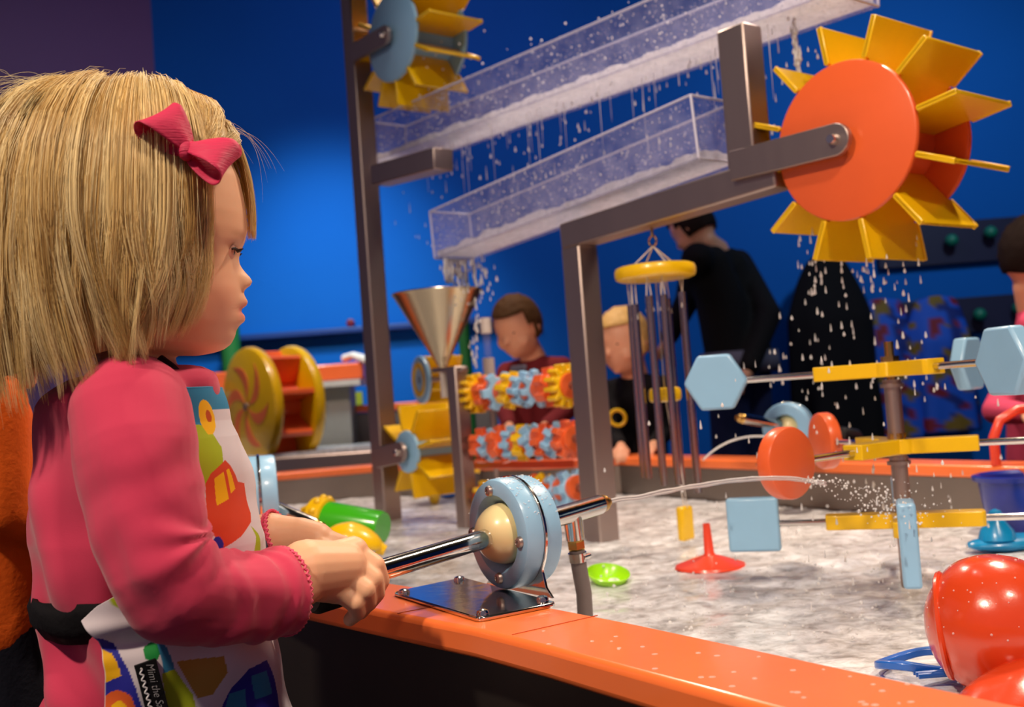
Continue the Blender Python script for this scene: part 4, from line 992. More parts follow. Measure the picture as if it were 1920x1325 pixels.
for s in (-1, 1):
    e = hw_(161+float(np.interp(470, 196+471*np.arange(HROWS+1)/HROWS, HDEL)), s*50, -50)
    eb = build(MB().sph(e, 20*GK, 24, 16), 'eye', mat('eye_white', (235, 228, 222), .15) if s < 0 else bpy.data.materials['eye_white'], girl)
    gz = (gf*.97-cy*.2).normalized(); build(MB().sph(e+gz*13*GK, 9*GK, 16, 10), 'iris', IRIS, eb)
    lm = MB().sph(e, 22.5*GK, 28, 20); keepf = []
    for f_ in lm.f:
        c_ = sum((lm.v[i_] for i_ in f_), V((0, 0, 0)))/4-e; keepf.append(c_.dot(cy)/GK > 4 or c_.dot(gs)*s/GK > 11 or c_.dot(cy)/GK < -9)
    lm.f = [f_ for f_, k_ in zip(lm.f, keepf) if k_]; build(lm, 'eyelid', mat('eyelid_skin', (226, 160, 132), .5) if s < 0 else bpy.data.materials['eyelid_skin'], eb, ang=0)
    ls = MB()
    for q in np.linspace(-1, 1, 15):
        p0 = e+(gf*(20-4*abs(q))+gs*(q*20)+cy*(5-3*q*q))*GK; ls.tube([p0, p0+(gf*9+gs*q*5-cy*3)*GK, p0+(gf*17+gs*q*9-cy*1)*GK], [1.6*GK, 1.1*GK, .3*GK], 5)
    lid = [e+(gf*(21-5*abs(q)**1.5)+gs*(q*21)+cy*(5-4*q*q))*GK for q in np.linspace(-1, 1, 12)]
    ls.tube(lid, 2.2*GK, 6); build(ls, 'eyelash', mat('lash', (44, 28, 20), .6) if s < 0 else bpy.data.materials['lash'], eb)

# ---- shirt
SHIRT = attr_mat('pink_jersey', .8, bump=.25, bscale=900, sheen=.25, spec=.2)
c = MB()
def tw(py, a): return .0022*math.sin(a*7+py*.02)+.0018*math.sin(a*3-py*.035)
loft(c, np.linspace(690, 1560, 60), 1.0, 80, tw)
A_ = [at(246, 775, .80), at(256, 850, .782), at(274, 950, .772), at(305, 1050, .765), at(332, 1110, .767), at(420, 1117, .797), at(478, 1117, .820)]
AR = [.046, .0455, .0425, .041, .0375, .036, .0355]
chain(c, A_, AR, 28)
cu0, cu1 = A_[-1], at(528, 1108, .841); dirc = (cu1-cu0).normalized()
c.lathe([(.030, 0), (.0355, .005), (.0365, (cu1-cu0).length-.001), (.0365, (cu1-cu0).length)], cu0, dirc, 32)
c.cap(at(266, 742, .86), A_[0], .036, .043, 24)                        # shoulder
B_ = [at(300, 780, .95), at(345, 950, .985), at(415, 1058, .985), at(470, 1032, .985)]; chain(c, B_, [.043, .040, .034, .030], 24)
l0, l1 = B_[-1], at(526, 1010, .982); c.lathe([(.028, 0), (.030, .004), (.030, (l1-l0).length)], l0, (l1-l0).normalized(), 28)
def segp(co, pts):
    best = np.full(len(co), 1e9); tt = np.zeros(len(co)); acc = 0.
    for i in range(len(pts)-1):
        a = np.array(pts[i]); b_ = np.array(pts[i+1]); d_ = b_-a; l = np.linalg.norm(d_); u = np.clip(((co-a)@d_)/(l*l), 0, 1); ds = np.linalg.norm(co-a-u[:, None]*d_, axis=1)
        m = ds < best; best[m] = ds[m]; tt[m] = acc+u[m]*l; acc += l
    return best, tt
def folds(co, me):
    n = np.empty(len(me.vertices)*3, dtype=np.float32); me.vertices.foreach_get('normal', n); n = n.reshape(-1, 3).astype(float)
    dist, t_ = segp(co, A_+[cu1]); arm_ = np.exp(-(np.maximum(0, dist-.044)/.008)**2)
    L1 = sum((A_[i+1]-A_[i]).length for i in range(4)); disp = np.zeros(len(co))
    nz = np.array([noise.noise(V(p)*28) for p in co]); nz2 = np.array([noise.noise(V((p[0]*14, p[1]*14, p[2]*9))+V((5, 2, 8))) for p in co])
    q = t_-L1; side = (co-np.array(A_[4]))@np.array(cx)
    # pinch folds that radiate from the inner elbow, ring folds on the forearm
    inner = np.array(at(402, 1000, .76)); v = co-inner; ang = np.arctan2(v@np.array(cy), v@np.array(cx)); rad = np.linalg.norm(v, axis=1)
    disp += arm_*.0015*np.sin(ang*7+nz2*3.2)*np.exp(-(rad/.075)**2)
    disp += arm_*.0010*np.sin(q*260+nz*4+nz2*6)*np.exp(-((q-.06)/.045)**2)
    disp += arm_*.0007*np.sin(t_*120+nz2*8)*np.exp(-((t_-.05)/.06)**2)
    body = 1-arm_
    h = co@np.array(Z); s_ = co@np.array(cx)
    disp += body*(.0045*np.sin(h*55+s_*90+nz2*5)*np.exp(-((h-.62)/.10)**2)+.0038*nz2)
    disp += .0011*nz+arm_*.0016*np.sin((co@np.array(cy))*75+(co@np.array(cx))*70+nz2*6)*np.exp(-((t_-.15)/.12)**2)
    return co+n*disp[:, None]
pk = np.array(lin((204, 56, 90)))
blobobj(c, 'shirt', SHIRT, girl, .0021, 5, lambda co: np.tile(pk, (len(co), 1)), folds)
# stitched cuff edge with tiny scallops
def scal(c0, ax, r, n, nm):
    x, y = perp(ax); m = MB(); pts = []
    for i in range(n*4):
        a = 2*math.pi*i/(n*4); pts.append(c0+ax*(.0012*math.sin(a*n))+(x*math.cos(a)+y*math.sin(a))*r)
    return build(m.tube(pts, .0013, 6, closed=True), nm, mat('pink_trim', (226, 84, 116), .7) if 'pink_trim' not in bpy.data.materials else bpy.data.materials['pink_trim'], girl)
scal(cu1+dirc*.0005, dirc, .0352, 46, 'cuff_edge'); scal(l1, (l1-l0).normalized(), .0285, 38, 'cuff_edge')
build(MB().disc(l1-(l1-l0).normalized()*.02+V((.004, -.0285, .004)), V((.1, -1, .1)), .009, .0015, 16), 'cuff_patch', GREYC, girl)

# ---- apron
AP = [738, 830, 930, 1030, 1110, 1200, 1325, 1500]
AF = [.0690, .0880, .0990, .1056, .1056, .1068, .1187, .132]; AS = [.089, .093, .095, .097, .096, .094, .098, .105]
AMAX = np.interp; 
nu, nv = 460, 520
AMY = [738, 850, 950, 1020, 1055, 1092, 1114, 1150, 1210, 1325, 1500]; AMX = [78, 82, 84, 88, 100, 120, 127, 121, 119, 118, 116]
gv = []; U_ = np.linspace(0, 1, nu+1); bfa, bsa = np.array(bf), np.array(bs)
for j in range(nv+1):
    py = 738+(1500-738)*j/nv
    amax = R(np.interp(py, AMY, AMX)); amin = -R(np.interp(py, [738, 950, 1165, 1500], [32, 70, 110, 110]))
    aa = amin+(amax-amin)*U_; c0, _, _ = tors(py); rf = np.interp(py, AP, AF); rs = np.interp(py, AP, AS)
    wv = .0035*np.sin(aa*6+py*.012)*min(1, max(0, (py-1090)/120))+.0012*np.sin(aa*11-py*.03)+.001*np.sin(py*.05+aa*2)
    if py > 1060: wv = wv+.004*math.exp(-((py-1130)/16)**2)*np.maximum(0, np.sin(aa-.9))-.004*math.exp(-((py-1165)/14)**2)*np.maximum(0, np.sin(aa-.6))
    gv.append(np.array(c0)+np.outer((rf+wv)*np.cos(aa), bfa)+np.outer((rs+wv)*np.sin(aa), bsa))
GA = np.array(gv); gv = GA.reshape(-1, 3)
q_ = gv-np.array(EYE); dz_ = q_@np.array(fwd); gp = np.stack([960+FPX*(q_@np.array(cx))/dz_, 662.5-FPX*(q_@np.array(cy))/dz_], axis=1)
GUV = np.stack([np.tile(U_, nv+1), np.repeat(np.linspace(0, 1, nv+1), nu+1)], axis=1)
gn = np.cross(np.gradient(GA, axis=1), np.gradient(GA, axis=0)).reshape(-1, 3); nrm_ok = np.einsum('ij,ij->i', gn, q_) > 0
if not nrm_ok[(nv//4)*(nu+1)+int(nu*.8)]: nrm_ok = ~nrm_ok
def uv_of(p):                                                         # cloth coordinates of a point seen on the apron
    d_ = (gp[:, 0]-p[0])**2+(gp[:, 1]-p[1])**2+(~nrm_ok)*1e6; return GUV[int(np.argmin(d_))]
acol = np.tile(np.array(lin((222, 214, 220))), (len(gv), 1))
def pin(poly):
    x, y = GUV[:, 0], GUV[:, 1]; c_ = np.zeros(len(x), bool); n = len(poly)
    for i in range(n):
        (x1, y1), (x2, y2) = poly[i], poly[i-1]
        if y1 == y2: continue
        c_ ^= ((y1 > y) != (y2 > y)) & (x < (x2-x1)*(y-y1)/(y2-y1)+x1)
    return c_
def paint(px_poly, col): acol[pin([uv_of(p) for p in px_poly])] = lin(col)
def paint_el(cx0, cy0, rx, ry, col, rot=0): paint([(cx0+rx*math.cos(a)*math.cos(rot)-ry*math.sin(a)*math.sin(rot), cy0+rx*math.cos(a)*math.sin(rot)+ry*math.sin(a)*math.cos(rot)) for a in np.linspace(0, 2*math.pi, 28, endpoint=False)], col)
TEAL, LIMEC, REDC, YELC, BLUC, GRNC = (52, 136, 178), (172, 190, 30), (222, 74, 40), (250, 190, 10), (42, 44, 160), (20, 140, 60)
acol[(GUV[:, 1] < .055)] = lin(TEAL); acol[(GUV[:, 1] < .095) & (GUV[:, 0] > .80)] = lin(TEAL)
paint([(362, 795), (385, 797), (400, 815), (415, 838), (418, 868), (400, 884), (386, 905), (382, 960), (366, 958), (358, 880), (356, 820)], LIMEC)
paint_el(388, 782, 14, 34, YELC, -.25); paint_el(391, 780, 5, 12, (200, 80, 20), -.25)
paint([(386, 960), (386, 905), (394, 888), (422, 862), (432, 872), (446, 902), (458, 905), (470, 962), (471, 978), (452, 1006), (416, 1028), (398, 1000), (380, 985)], REDC)
paint([(402, 897), (420, 884), (429, 935), (406, 948)], YELC); paint([(424, 882), (429, 878), (441, 915), (433, 925)], YELC)
paint([(470, 985), (476, 990), (488, 1035), (477, 1035)], LIMEC); paint_el(408, 1022, 11, 16, BLUC)
paint([(204, 1118), (226, 1096), (240, 1110), (258, 1140), (250, 1150), (222, 1140)], LIMEC)
paint([(160, 1215), (192, 1197), (212, 1205), (232, 1240), (256, 1290), (268, 1330), (276, 1390), (150, 1390)], BLUC)
paint([(160, 1224), (190, 1217), (208, 1224), (219, 1240), (227, 1267), (181, 1279), (160, 1282)], YELC)
paint_el(220, 1330, 33, 36, (230, 100, 40)); paint_el(222, 1330, 15, 16, YELC)
paint_el(284, 1222, 16, 18, GRNC)
paint([(291, 1199), (306, 1199), (328, 1254), (304, 1263)], TEAL); paint([(303, 1263), (328, 1254), (360, 1300), (380, 1360), (320, 1360)], LIMEC)
paint([(410, 1340), (432, 1292), (466, 1255), (500, 1236), (520, 1300), (530, 1360), (410, 1360)], BLUC); paint([(470, 1268), (500, 1256), (510, 1300), (480, 1310)], TEAL); paint([(430, 1300), (460, 1292), (462, 1330), (420, 1340)], TEAL)
paint([(330, 1240), (420, 1230), (428, 1260), (400, 1300), (370, 1310)], (196, 150, 60))
acol[(GUV[:, 0] < .10) & (GUV[:, 1] > .60)] = lin((212, 170, 20))
fs = [(j*(nu+1)+i, j*(nu+1)+i+1, (j+1)*(nu+1)+i+1, (j+1)*(nu+1)+i) for j in range(nv) for i in range(nu)]
APM = attr_mat('printed_apron', .55, bump=.15, bscale=700, spec=.35)
ao = solidify_np('apron', gv, fs, APM, girl, acol); md = ao.modifiers.new('thick', 'SOLIDIFY'); md.thickness = .0012
# black waist tie and painted-in shadow round the back, black neck band
mb = MB(); vs = []; fs = []; n = 60
for i in range(n+1):
    a = R(124+(262-124)*i/n); 
    for k, py in enumerate((1092, 1112, 1138, 1164)):
        c0, rf, rs = tors(py); w = .0045+.002*math.sin(a*9+k)+(.004 if k in (1, 2) else 0); vs.append(c0+bf*(rf+w)*math.cos(a)+bs*(rs+w)*math.sin(a))
for i in range(n):
    for k in range(3): fs.append((i*4+k, (i+1)*4+k, (i+1)*4+k+1, i*4+k+1))
wo = build(mb.add(vs, fs), 'waist_tie_shadow', BLACKC, girl, ang=0); md = wo.modifiers.new('thick', 'SOLIDIFY'); md.thickness = .004
build(MB().tube([at(300, 672, .825), at(322, 690, .822), at(345, 715, .83), at(362, 748, .845), at(372, 752, .85)], [.0035, .004, .004, .003, .003], 10), 'neck_band', cloth('dark_band', (44, 20, 30)), girl)
# label sewn on the apron
tp = [(251, 1247), (292, 1233), (322, 1352), (282, 1366)]
def apd(px, py):
    i = int(np.argmin((gp[:, 0]-px)**2+(gp[:, 1]-py)**2+(~nrm_ok)*1e6)); return V(gv[i])
TPW = [apd(*q) for q in tp]; tcn = sum(TPW, V((0, 0, 0)))/4
tn = (TPW[1]-TPW[0]).cross(TPW[3]-TPW[0]).normalized(); tn = -tn if tn.dot(EYE-tcn) < 0 else tn
tx = (TPW[3]-TPW[0]).normalized(); tl = (TPW[3]-TPW[0]).length; ty = tn.cross(tx).normalized(); tyw = abs((TPW[1]-TPW[0]).dot(ty)); o0 = TPW[0]+tn*.003
if (TPW[1]-TPW[0]).dot(ty) < 0: ty = -ty
tagm = MB().prism([(0, 0), (tl, 0), (tl, tyw), (0, tyw)], o0, tx, ty, tn, -.003, .001)
lab = build(tagm, 'sewn_label', BLACKC, girl, bevel=.0004)
fc_ = bpy.data.curves.new('label_text', 'FONT'); fc_.body = 'Mimi the Sardine'; fc_.size = tyw*.50; fc_.shear = .35; fc_.extrude = .0001; fc_.offset = -.0001
tmp = bpy.data.objects.new('tmp_t', fc_); C.objects.link(tmp); dg = bpy.context.evaluated_depsgraph_get(); tm = bpy.data.meshes.new_from_object(tmp.evaluated_get(dg)); bpy.data.objects.remove(tmp)
co = coords(tm); x0 = co[:, 0].min(); wdt = co[:, 0].max()-x0; scx = min(1.0, tl*1.0/wdt*1.0)
ty_t = tn.cross(tx)                                                   # text runs down the label and stays right-reading
base = o0+ty*(tyw*.50) if ty_t.dot(ty) > 0 else o0+ty*(tyw*.60)
neww = np.array(base)+np.outer((co[:, 0]-x0)*scx+tl*.04, np.array(tx))+np.outer(co[:, 1], np.array(ty_t))+np.array(tn)*.0014
setco(tm, neww-np.array(ORG[girl.name])); WTH = mat('white_thread', (235, 235, 235), .7); tm.materials.clear(); link('label_text', tm, WTH, lab, 0)
zz = [o0+tx*(tl*(.06+.9*i/60))+ty*(tyw*(.22+.07*math.sin(i*.95)))+tn*.0014 for i in range(61)]
build(MB().tube(zz, .0007, 6), 'label_wave', WTH, lab)

# ---- hair
HR = np.random.default_rng(11)
def hairpt(phi, tau, rho):
    c_, s_ = math.cos(phi), math.sin(phi); F = 214 if c_ > 0 else 268
    st = .38+.62*math.sin(tau) if tau < math.pi/2 else 1.
    return np.array([-6+F*st*c_*rho, 208*math.sin(tau)*s_*rho, 248*math.cos(tau)*math.sqrt(1-(.38*c_)**2*(1-math.sin(tau)))*rho])
def yend(ph):
    d_ = abs((math.degrees(ph)+180) % 360-180); return np.interp(d_, [50, 62, 75, 90, 120, 150, 180], [-172, -194, -220, -248, -292, -328, -346])
def strand(phi, rho, tau0, npt, kind, jit, lenf, cl):
    pts = []; wob = cl
    for i in range(npt):
        s = i/(npt-1)
        if kind == 'bang':
            tau = R(8)+s*(R(80+14*lenf)-R(8)); ph = phi*(1-.25*s)+.03*math.sin(s*4+wob[0]); p = hairpt(ph, min(tau, R(98)), 1+(rho-1)*.7-.02*s); p[2] -= max(0, s-.8)*30
        else:
            ph0 = phi
            if kind == 'swept':
                tgt = R(54)+.22*jit; a = min(1, s/.36); a = a*a*(3-2*a); ph0 = phi+(tgt-phi)*a
            if s < .42:
                tau = tau0+(R(90)-tau0)*(s/.42); p = hairpt(ph0, tau, rho)
            else:
                q = (s-.42)/.58; ye = yend(ph0)*lenf; p = hairpt(ph0, R(90), rho); p[2] = ye*q**.96
                back = max(0, -math.cos(ph0)); side = abs(math.sin(ph0))
                k = 1+.07*math.sin(q*2.4)*back-.10*q**2*side-.02*q; p[0] = p[0]*k; p[1] = p[1]*(1-.16*q**2)
                if math.cos(ph0) > -.6: p[0] += -52*max(0, q-.45)**1.4*(math.cos(ph0) > 0)+26*q**2*(1 if math.cos(ph0) < .1 else 0)
            wv = 17*math.sin(s*4.2+wob[0])*s+6*math.sin(s*9+wob[1])*s
            tang = np.array([-math.sin(ph0), math.cos(ph0), 0]); rad_ = np.array([math.cos(ph0), math.sin(ph0), 0]); p = p+tang*wv+rad_*(9*math.sin(s*6+wob[2])*s)
        pts.append(p)
    return np.array(pts)
NP = 15; allp = []; allc = []; allr = []
LT, MD, DK = np.array(lin((253, 232, 176))), np.array(lin((232, 196, 124))), np.array(lin((172, 130, 72)))
def addclump(kind, phi, rho, tau0, count, spread, lenf):
    cl = HR.uniform(0, 6.28, 3); shade = HR.beta(1.5, 1.1); main = None
    for i in range(count):
        dphi = HR.normal(0, spread); dr = HR.normal(0, .010); lf = lenf*(1+HR.normal(0, .07))
        st = strand(phi+dphi, max(1.0, rho+dr), tau0+abs(HR.normal(0, .06)), NP, kind, HR.uniform(0, 1), lf, cl+HR.normal(0, .10, 3))
        if main is None: main = st
        k = np.linspace(0, 1, NP)[:, None]**1.3*.62; st = st*(1-k)+(main+HR.normal(0, 2.6, 3))*k
        c_ = np.clip(shade+HR.normal(0, .12), 0, 1); col = DK+(MD-DK)*min(1, c_*2) if c_ < .5 else MD+(LT-MD)*(c_-.5)*2
        allp.append(st); allc.append(col); allr.append(HR.uniform(.00013, .00025))
for i in range(300):                                                  # locks round the back and both sides
    ph = HR.uniform(R(58), R(292)) if i > 130 else HR.uniform(R(58), R(195)); addclump('long', ph, 1+HR.uniform(-.03, .12), R(HR.uniform(2, 22)), 36, HR.uniform(.025, .06), HR.uniform(.80, 1.05))
for i in range(120): addclump('swept', HR.uniform(R(10), R(54)), 1+HR.uniform(.005, .06), R(HR.uniform(2, 12)), 24, .03, HR.uniform(.9, 1.03))
for i in range(16): addclump('swept', -HR.uniform(R(40), R(62)), 1+HR.uniform(.0, .05), R(HR.uniform(2, 12)), 12, .03, 0.05)
for i in range(70): addclump('bang', HR.uniform(-R(52), R(12)), 1+HR.uniform(-.01, .03), 0, 14, .03, HR.uniform(.45, 1.0))
for i in range(170):                                                  # loose flyaway hairs
    ph = HR.uniform(R(60), R(290)); st = strand(ph, 1+HR.uniform(.06, .16), R(HR.uniform(2, 30)), NP, 'long', 0, HR.uniform(.5, 1.0), HR.uniform(0, 6, 3))
    st += np.linspace(0, 1, NP)[:, None]**1.5*HR.normal(0, 22, 3)+np.array([0, 0, 1])*np.sin(np.linspace(0, 3.14, NP))[:, None]*HR.uniform(0, 26)
    allp.append(st); allc.append(LT); allr.append(.00013)
for i in range(34):                                                   # long wisps standing off the crown and the back
    p0 = np.array([HR.uniform(-190, -40), HR.uniform(-70, 90), 225.]); p1 = p0+np.array([HR.uniform(-120, -20), HR.uniform(-30, 60), HR.uniform(30, 75)]); p2 = p1+np.array([HR.uniform(-130, -30), HR.uniform(-20, 40), HR.uniform(-230, -40)])
    q = np.linspace(0, 1, NP)[:, None]; allp.append(p0*(1-q)**2+2*p1*q*(1-q)+p2*q*q+np.sin(q*9+i)*3); allc.append(LT); allr.append(.00011)
for i in range(10):                                                   # and a few over the forehead
    p0 = np.array([HR.uniform(90, 190), HR.uniform(-60, 60), 190.]); p1 = p0+np.array([HR.uniform(40, 80), 0, HR.uniform(-20, 30)]); p2 = p1+np.array([HR.uniform(-10, 50), 0, HR.uniform(-150, -30)])
    q = np.linspace(0, 1, NP)[:, None]; allp.append(p0*(1-q)**2+2*p1*q*(1-q)+p2*q*q); allc.append(LT); allr.append(.00010)
P = np.array(allp); col = np.array(allc); rad = np.array(allr); ns = len(P)
Mh = np.stack([np.array(gf), np.array(gs), np.array(cy)]); Pw = np.array(HC)+P@Mh*GK
T_ = np.gradient(Pw, axis=1); T_ /= np.linalg.norm(T_, axis=2, keepdims=True)+1e-12
ref = np.array((.31, .52, .79)); X_ = np.cross(T_, ref); X_ /= np.linalg.norm(X_, axis=2, keepdims=True); Y_ = np.cross(T_, X_)
tp_ = np.interp(np.linspace(0, 1, NP), [0, .1, .7, 1], [.8, 1, .9, .25]); vs_ = []
for k in range(3):
    a = 2*math.pi*k/3; vs_.append(Pw+(X_*math.cos(a)+Y_*math.sin(a))*(rad[:, None]*tp_[None, :])[:, :, None])
Vx = np.stack(vs_, axis=2).reshape(-1, 3)                              # strand, point, side
bi = (np.arange(ns)[:, None, None]*NP+np.arange(NP-1)[None, :, None])*3+np.arange(3)[None, None, :]; bj = (np.arange(ns)[:, None, None]*NP+np.arange(NP-1)[None, :, None])*3+((np.arange(3)+1) % 3)[None, None, :]
Fq = np.stack([bi, bj, bj+3, bi+3], axis=-1).reshape(-1, 4)
# scalp layer under the strands
sv = []; sf = []; sn, sm = 90, 26
def layer(a0, a1, lo, mode):
    base = len(sv)
    for i in range(sn+1):
        ph = a0+(a1-a0)*i/sn
        for j in range(sm+1):
            s = j/sm
            p = strand(ph, .985, R(1), sm+1, 'long', 0, lo, np.zeros(3))[j] if mode else hairpt(ph, R(1)+(R(lo)-R(1))*s, .985)
            sv.append(p)
    for i in range(sn):
        for j in range(sm): b_ = base+i*(sm+1)+j; sf.append((b_, b_+1, b_+sm+2, b_+sm+1))
_old = NP; layer(R(58), R(290), .86, True); layer(-R(72), R(66), 50, False)
sw_ = np.array(HC)+np.array(sv)@Mh*GK
nV = len(Vx); allv = np.concatenate([Vx, sw_]); cols = np.concatenate([np.repeat(col, NP*3, axis=0), np.tile(np.array(lin((196, 158, 94))), (len(sw_), 1))])
me = bpy.data.meshes.new('hair'); faces = Fq.tolist()+[tuple(q+nV for q in f_) for f_ in sf]
me.from_pydata((allv-np.array(ORG[girl.name])).tolist(), [], faces); me.update(); set_col(me, cols)
HAIRM = attr_mat('blonde_hair', .38, spec=.45); link('hair', me, HAIRM, girl, 0)

# ---- bow
RB = mat('grosgrain_ribbon', (206, 36, 84), .6, 0, .05, 30, .35, 60, stretch=(1, 1, 22))
KN = hw_(108, 168, 138); KN = at(352, 283, (HC-EYE).dot(fwd)-.078)
def loop(a, w, nrm, L, w0, Hh):
    vs = []; fs = []; n, m = 36, 10
    for i in range(n+1):
        t_ = i/n; sn_ = math.sin(math.pi*t_); wd = w0*(.26+.74*min(1, sn_*1.3)**.6)
        c0 = KN+a*(L*sn_**.85)+nrm*(Hh*math.cos(math.pi*t_)*(.25+.75*sn_)+.002)
        for j in range(m+1):
            q = j/m*2-1; vs.append(c0+w*(wd*q*.5)+nrm*(.0022*math.cos(q*3)*(1-sn_))+a*(.002*q*q*sn_))
    for i in range(n):
        for j in range(m): b_ = i*(m+1)+j; fs.append((b_, b_+1, b_+m+2, b_+m+1))
    o = build(MB().add(vs, fs), 'bow_loop', RB, bow, ang=0); md = o.modifiers.new('thick', 'SOLIDIFY'); md.thickness = .0009; return o
bow = build(MB().sph(KN-fwd*.004, (.0066, .006, .0084), 20, 14), 'hair_bow', RB, girl, ang=0)
tw_ = -fwd
a1 = (-cx*.70+cy*.70-fwd*.10).normalized(); w1 = (cx*.50+cy*.50+fwd*.62).normalized(); n1_ = a1.cross(w1); n1_ = n1_ if n1_.dot(tw_) > 0 else -n1_
loop(a1, w1, n1_, .0345, .036, .018)
a2 = (cx*.93-cy*.34-fwd*.10).normalized(); w2_ = (cx*.22+cy*.62+fwd*.66).normalized(); n2_ = a2.cross(w2_); n2_ = n2_ if n2_.dot(tw_) > 0 else -n2_
loop(a2, w2_, n2_, .0345, .036, .018)
# ------------------------------------------------------------------ water in the air
rd = random.Random(5)
def streak(mb, p, l, r):                                              # a falling drop: rounded below, drawn out above
    mb.lathe([(0, -r*1.1), (r*.7, -r*.75), (r, 0), (r*.62, l*.45), (r*.25, l*.85), (0, l)], p, Z, 8)
def stuff(mb, name, label, m=DROP):
    o = build(mb, name, m, ang=0); tag(o, label, 'water', kind='stuff'); return o
a_, l_, u_ = ua; a2_, l2_, u2_ = la
mb = MB()                                                             # rain between the two troughs
for i in range(230):
    s = rd.random()**.9; c = TA+a_*(l_*(.05+.9*s))+N*(.01+.12*rd.random()); q = c-Z*(.01+rd.random()**1.6*.24)
    if rd.random() < .16: streak(mb, q, .015+.03*rd.random(), .0009+.0005*rd.random())
    else: streak(mb, q, .004+.008*rd.random(), .0012+.0014*rd.random())
for i in range(22):                                                   # thin threads hanging from the bottom plate
    s = .12+.78*rd.random(); c = TA+a_*(l_*s)+N*(.01+.12*rd.random()); ln = .05+.12*rd.random(); mb.tube([c-Z*.004, c-Z*ln*.5, c-Z*ln], [.0009, .0006, .0003], 6)
stuff(mb, 'falling_drops', 'rain of drops and thin streaks falling from the upper clear trough')
mb = MB()                                                             # splashes above the upper trough and around the top wheel
for i in range(360):
    s = rd.random(); c = TA+a_*(l_*s)+N*(.13*rd.random())+u_*(.03+.13*rd.random()**1.3); mb.sph(c, .0011+.0017*rd.random()**2, 8, 6)
for i in range(90):
    c = plane(790+rd.gauss(0, 55), 130+rd.gauss(0, 45), rd.uniform(.03, .18)); mb.sph(c, .0018+.0022*rd.random(), 8, 6)
stuff(mb, 'splash_drops', 'bright splashing droplets above the upper trough and beside the top wheel')
mb = MB()                                                             # beads clinging to the clear walls
for (o_, q_, l__, u__) in ((TA, a_, l_, u_), (LA, a2_, l2_, u2_)):
    for i in range(330):
        w_ = rd.choice((-.003, .133 if o_ is TA else .123)); mb.sph(o_+q_*(l__*rd.random())+u__*(.02+.095*rd.random())+N*w_, .0006+.0014*rd.random()**2, 8, 6)
stuff(mb, 'wall_droplets', 'water beads clinging to the clear walls of both troughs')
mb = MB()                                                             # spout from the left end of the lower trough into the funnel
for k in range(9):
    c = LA+N*(.012+.011*k)+a2_*(.004+.03*rd.random()); pts = [c-Z*(.004+.016*j)+V((rd.gauss(0, .002), rd.gauss(0, .002), 0)) for j in range(5)]
    mb.tube(pts, [.006, .0045, .005, .0035, .002], 8)
for i in range(70): c = LA+N*(.12*rd.random())+a2_*(.1*rd.random()); streak(mb, c-Z*(.01+.12*rd.random()), .006+.01*rd.random(), .0015+.002*rd.random())
for i in range(26): q = plane(893+rd.gauss(0, 6), 500+rd.random()*190, .06); streak(mb, q, .006+.02*rd.random(), .002+.0022*rd.random())
stuff(mb, 'spout_water', 'water tumbling from the left end of the lower trough over the funnel')
mb = MB()                                                             # from the right end of the upper trough onto the orange wheel
for i in range(80):
    py = rd.random()**.8*165; q = plane(1482+py*.12+rd.gauss(0, 4), py, .09+rd.uniform(-.02, .02)); streak(mb, q, .006+.012*rd.random(), .0014+.0022*rd.random())
stuff(mb, 'pouring_drops', 'string of drops pouring beside the steel upright onto the orange wheel')
mb = MB()                                                             # dripping from the orange wheel
for px, py in [(1500, 425), (1520, 430), (1545, 470), (1580, 488), (1620, 490), (1660, 492), (1700, 490), (1720, 440), (1528, 500), (1635, 520)]:
    for k in range(5): q = plane(px+rd.gauss(0, 3), py+8+k*rd.uniform(8, 22), .05+rd.random()*.1); streak(mb, q, .004+.012*rd.random(), .0012+.0016*rd.random())
for i in range(120):
    px, py = rd.uniform(1440, 1760), rd.uniform(470, 760)
    if abs(px-1590) > 60+(py-420)*.42: continue
    q = plane(px, py, rd.uniform(-.02, .2)); streak(mb, q, .004+.010*rd.random(), .0009+.0017*rd.random())
stuff(mb, 'dripping_drops', 'drops dripping from the yellow paddles of the orange wheel')
mb = MB()                                                             # drops bouncing round the spinners
for i in range(150):
    q = V((RX+rd.gauss(0, .16), RY+rd.gauss(0, .16), rd.uniform(WATER+.01, .80))); streak(mb, q, .003+.008*rd.random(), .0008+.0015*rd.random())
stuff(mb, 'bouncing_drops', 'small drops flying around the three spinners')
# the jet
hit = at(1690, 968, (V((RX, RY, .6))-EYE).dot(fwd)-.20)
h0 = V((hit.x-TIP.x, hit.y-TIP.y, 0)); Lh = h0.length; hd_ = h0/Lh
apex = .5; n = 60; pts = []
k1 = RD.z/math.hypot(RD.x, RD.y)
peak = at(1385, 899, (TIP-EYE).dot(fwd)+.5*((hit-EYE).dot(fwd)-(TIP-EYE).dot(fwd)))
s1 = (peak-TIP).dot(hd_)/Lh; A = np.array([[s1, s1*s1, s1**3], [1, 1, 1], [0, 0, 0]])
c1, c2, c3 = np.linalg.lstsq(np.array([[s1, s1**2, s1**3], [1, 1, 1], [1, 2*s1, 3*s1**2]]), np.array([peak.z-TIP.z, hit.z-TIP.z, 0.0]), rcond=None)[0]
def jet(s): return V((TIP.x+h0.x*s, TIP.y+h0.y*s, TIP.z+c1*s+c2*s*s+c3*s**3))
mb = MB()
for k in range(2):
    pp = [jet(s)+Z*((k-.5)*.0026+.0016*noise.noise(V((s*14, k, 0))))+N*(.0012*noise.noise(V((s*11, k, 4)))) for s in np.linspace(0, .74, 50)]
    mb.tube(pp, [.0016*(1+.25*noise.noise(V((i*.7, k, 1)))) for i in range(50)], 8)
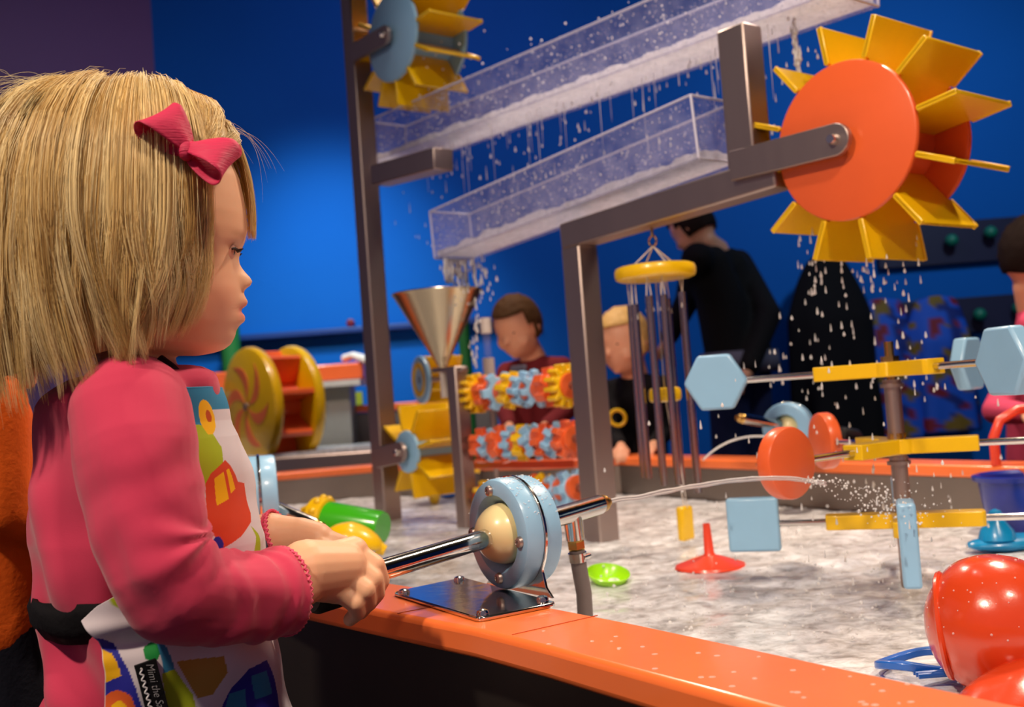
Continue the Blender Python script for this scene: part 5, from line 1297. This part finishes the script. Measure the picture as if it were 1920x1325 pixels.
stuff(mb, 'water_jet', 'thin arc of water squirting from the nozzle towards the lowest spinner', mat('jet_water', (245, 240, 240), .06, 0, .02, 10, trans=.55, ior=1.33))
mb = MB()
for i in range(170):
    s = .66+.34*rd.random(); w = (s-.6)*.035; q = jet(s)+V((rd.gauss(0, w), rd.gauss(0, w), rd.gauss(0, w))); mb.sph(q, .0005+.0012*rd.random()**1.5, 8, 6)
for i in range(110): mb.sph(hit+V((rd.gauss(0, .03), rd.gauss(0, .03), abs(rd.gauss(0, .022))-.006)), .0005+.0012*rd.random()**1.5, 8, 6)
stuff(mb, 'jet_spray', 'broken droplets where the water arc hits the lowest spinner')
p0 = c3-n3*.12; mb = MB(); q0 = at(1436, 818, 2.25); q1 = at(1318, 862, 2.15); mid = at(1372, 826, 2.2)
mb.tube([q0*(1-s)**2+(mid*2-(q0+q1)*.5)*(2*s*(1-s))+q1*s*s for s in np.linspace(0, 1, 20)], .002, 8); stuff(mb, 'distant_jet', 'thin distant arc of water left of the far blaster')
# drops standing on the casing, the rim and the red dome
mb = MB()
for i in range(190):
    th = R(rd.uniform(20, 165)); o_ = rd.uniform(-.021, .021); s_ = V((TN.y, -TN.x, 0)); q = bc0+TN*o_+(s_*math.cos(th)+Z*math.sin(th))*.0566; mb.sph(q, (.0007+.0009*rd.random(),)*2+(.0007,), 8, 6)
stuff(mb, 'casing_droplets', 'tiny water beads standing on the blue ring of the near blaster', BEAD)
mb = MB()
for i in range(46):
    s = rd.random(); q = onz(760+s*1100, 1180+s*150, RIM)+TN*rd.uniform(-.03, .05)+TD*rd.uniform(-.03, .03); 
    if inside(q.x, q.y, Out) and not inside(q.x, q.y, In) : mb.sph(V((q.x, q.y, RIM)), (.0012+.0016*rd.random(), .0010+.0014*rd.random(), .0006), 10, 6)
stuff(mb, 'rim_droplets', 'water beads lying on the near orange rim', BEAD)
mb = MB()
for i in range(90):
    v = V((rd.gauss(0, 1), rd.gauss(0, 1), abs(rd.gauss(0, 1)))).normalized()
    if v.dot(EYE-BX) > 0: mb.sph(BX+dent(v)*.0657, .0006+.0007*rd.random(), 8, 6)
stuff(mb, 'dome_droplets', 'tiny water beads on the red orange dome', BEAD)
mb = MB()                                                             # froth leaping from the pool surface
for i in range(420):
    px, py = rd.uniform(1080, 1800), rd.uniform(955, 1215); q = onz(px, py, WATER)
    if inside(q.x, q.y, In): mb.sph(V((q.x, q.y, WATER+.003+.02*rd.random()**3)), .0009+.0018*rd.random()**2, 8, 6)
stuff(mb, 'froth_beads', 'beads of froth leaping off the pool surface')
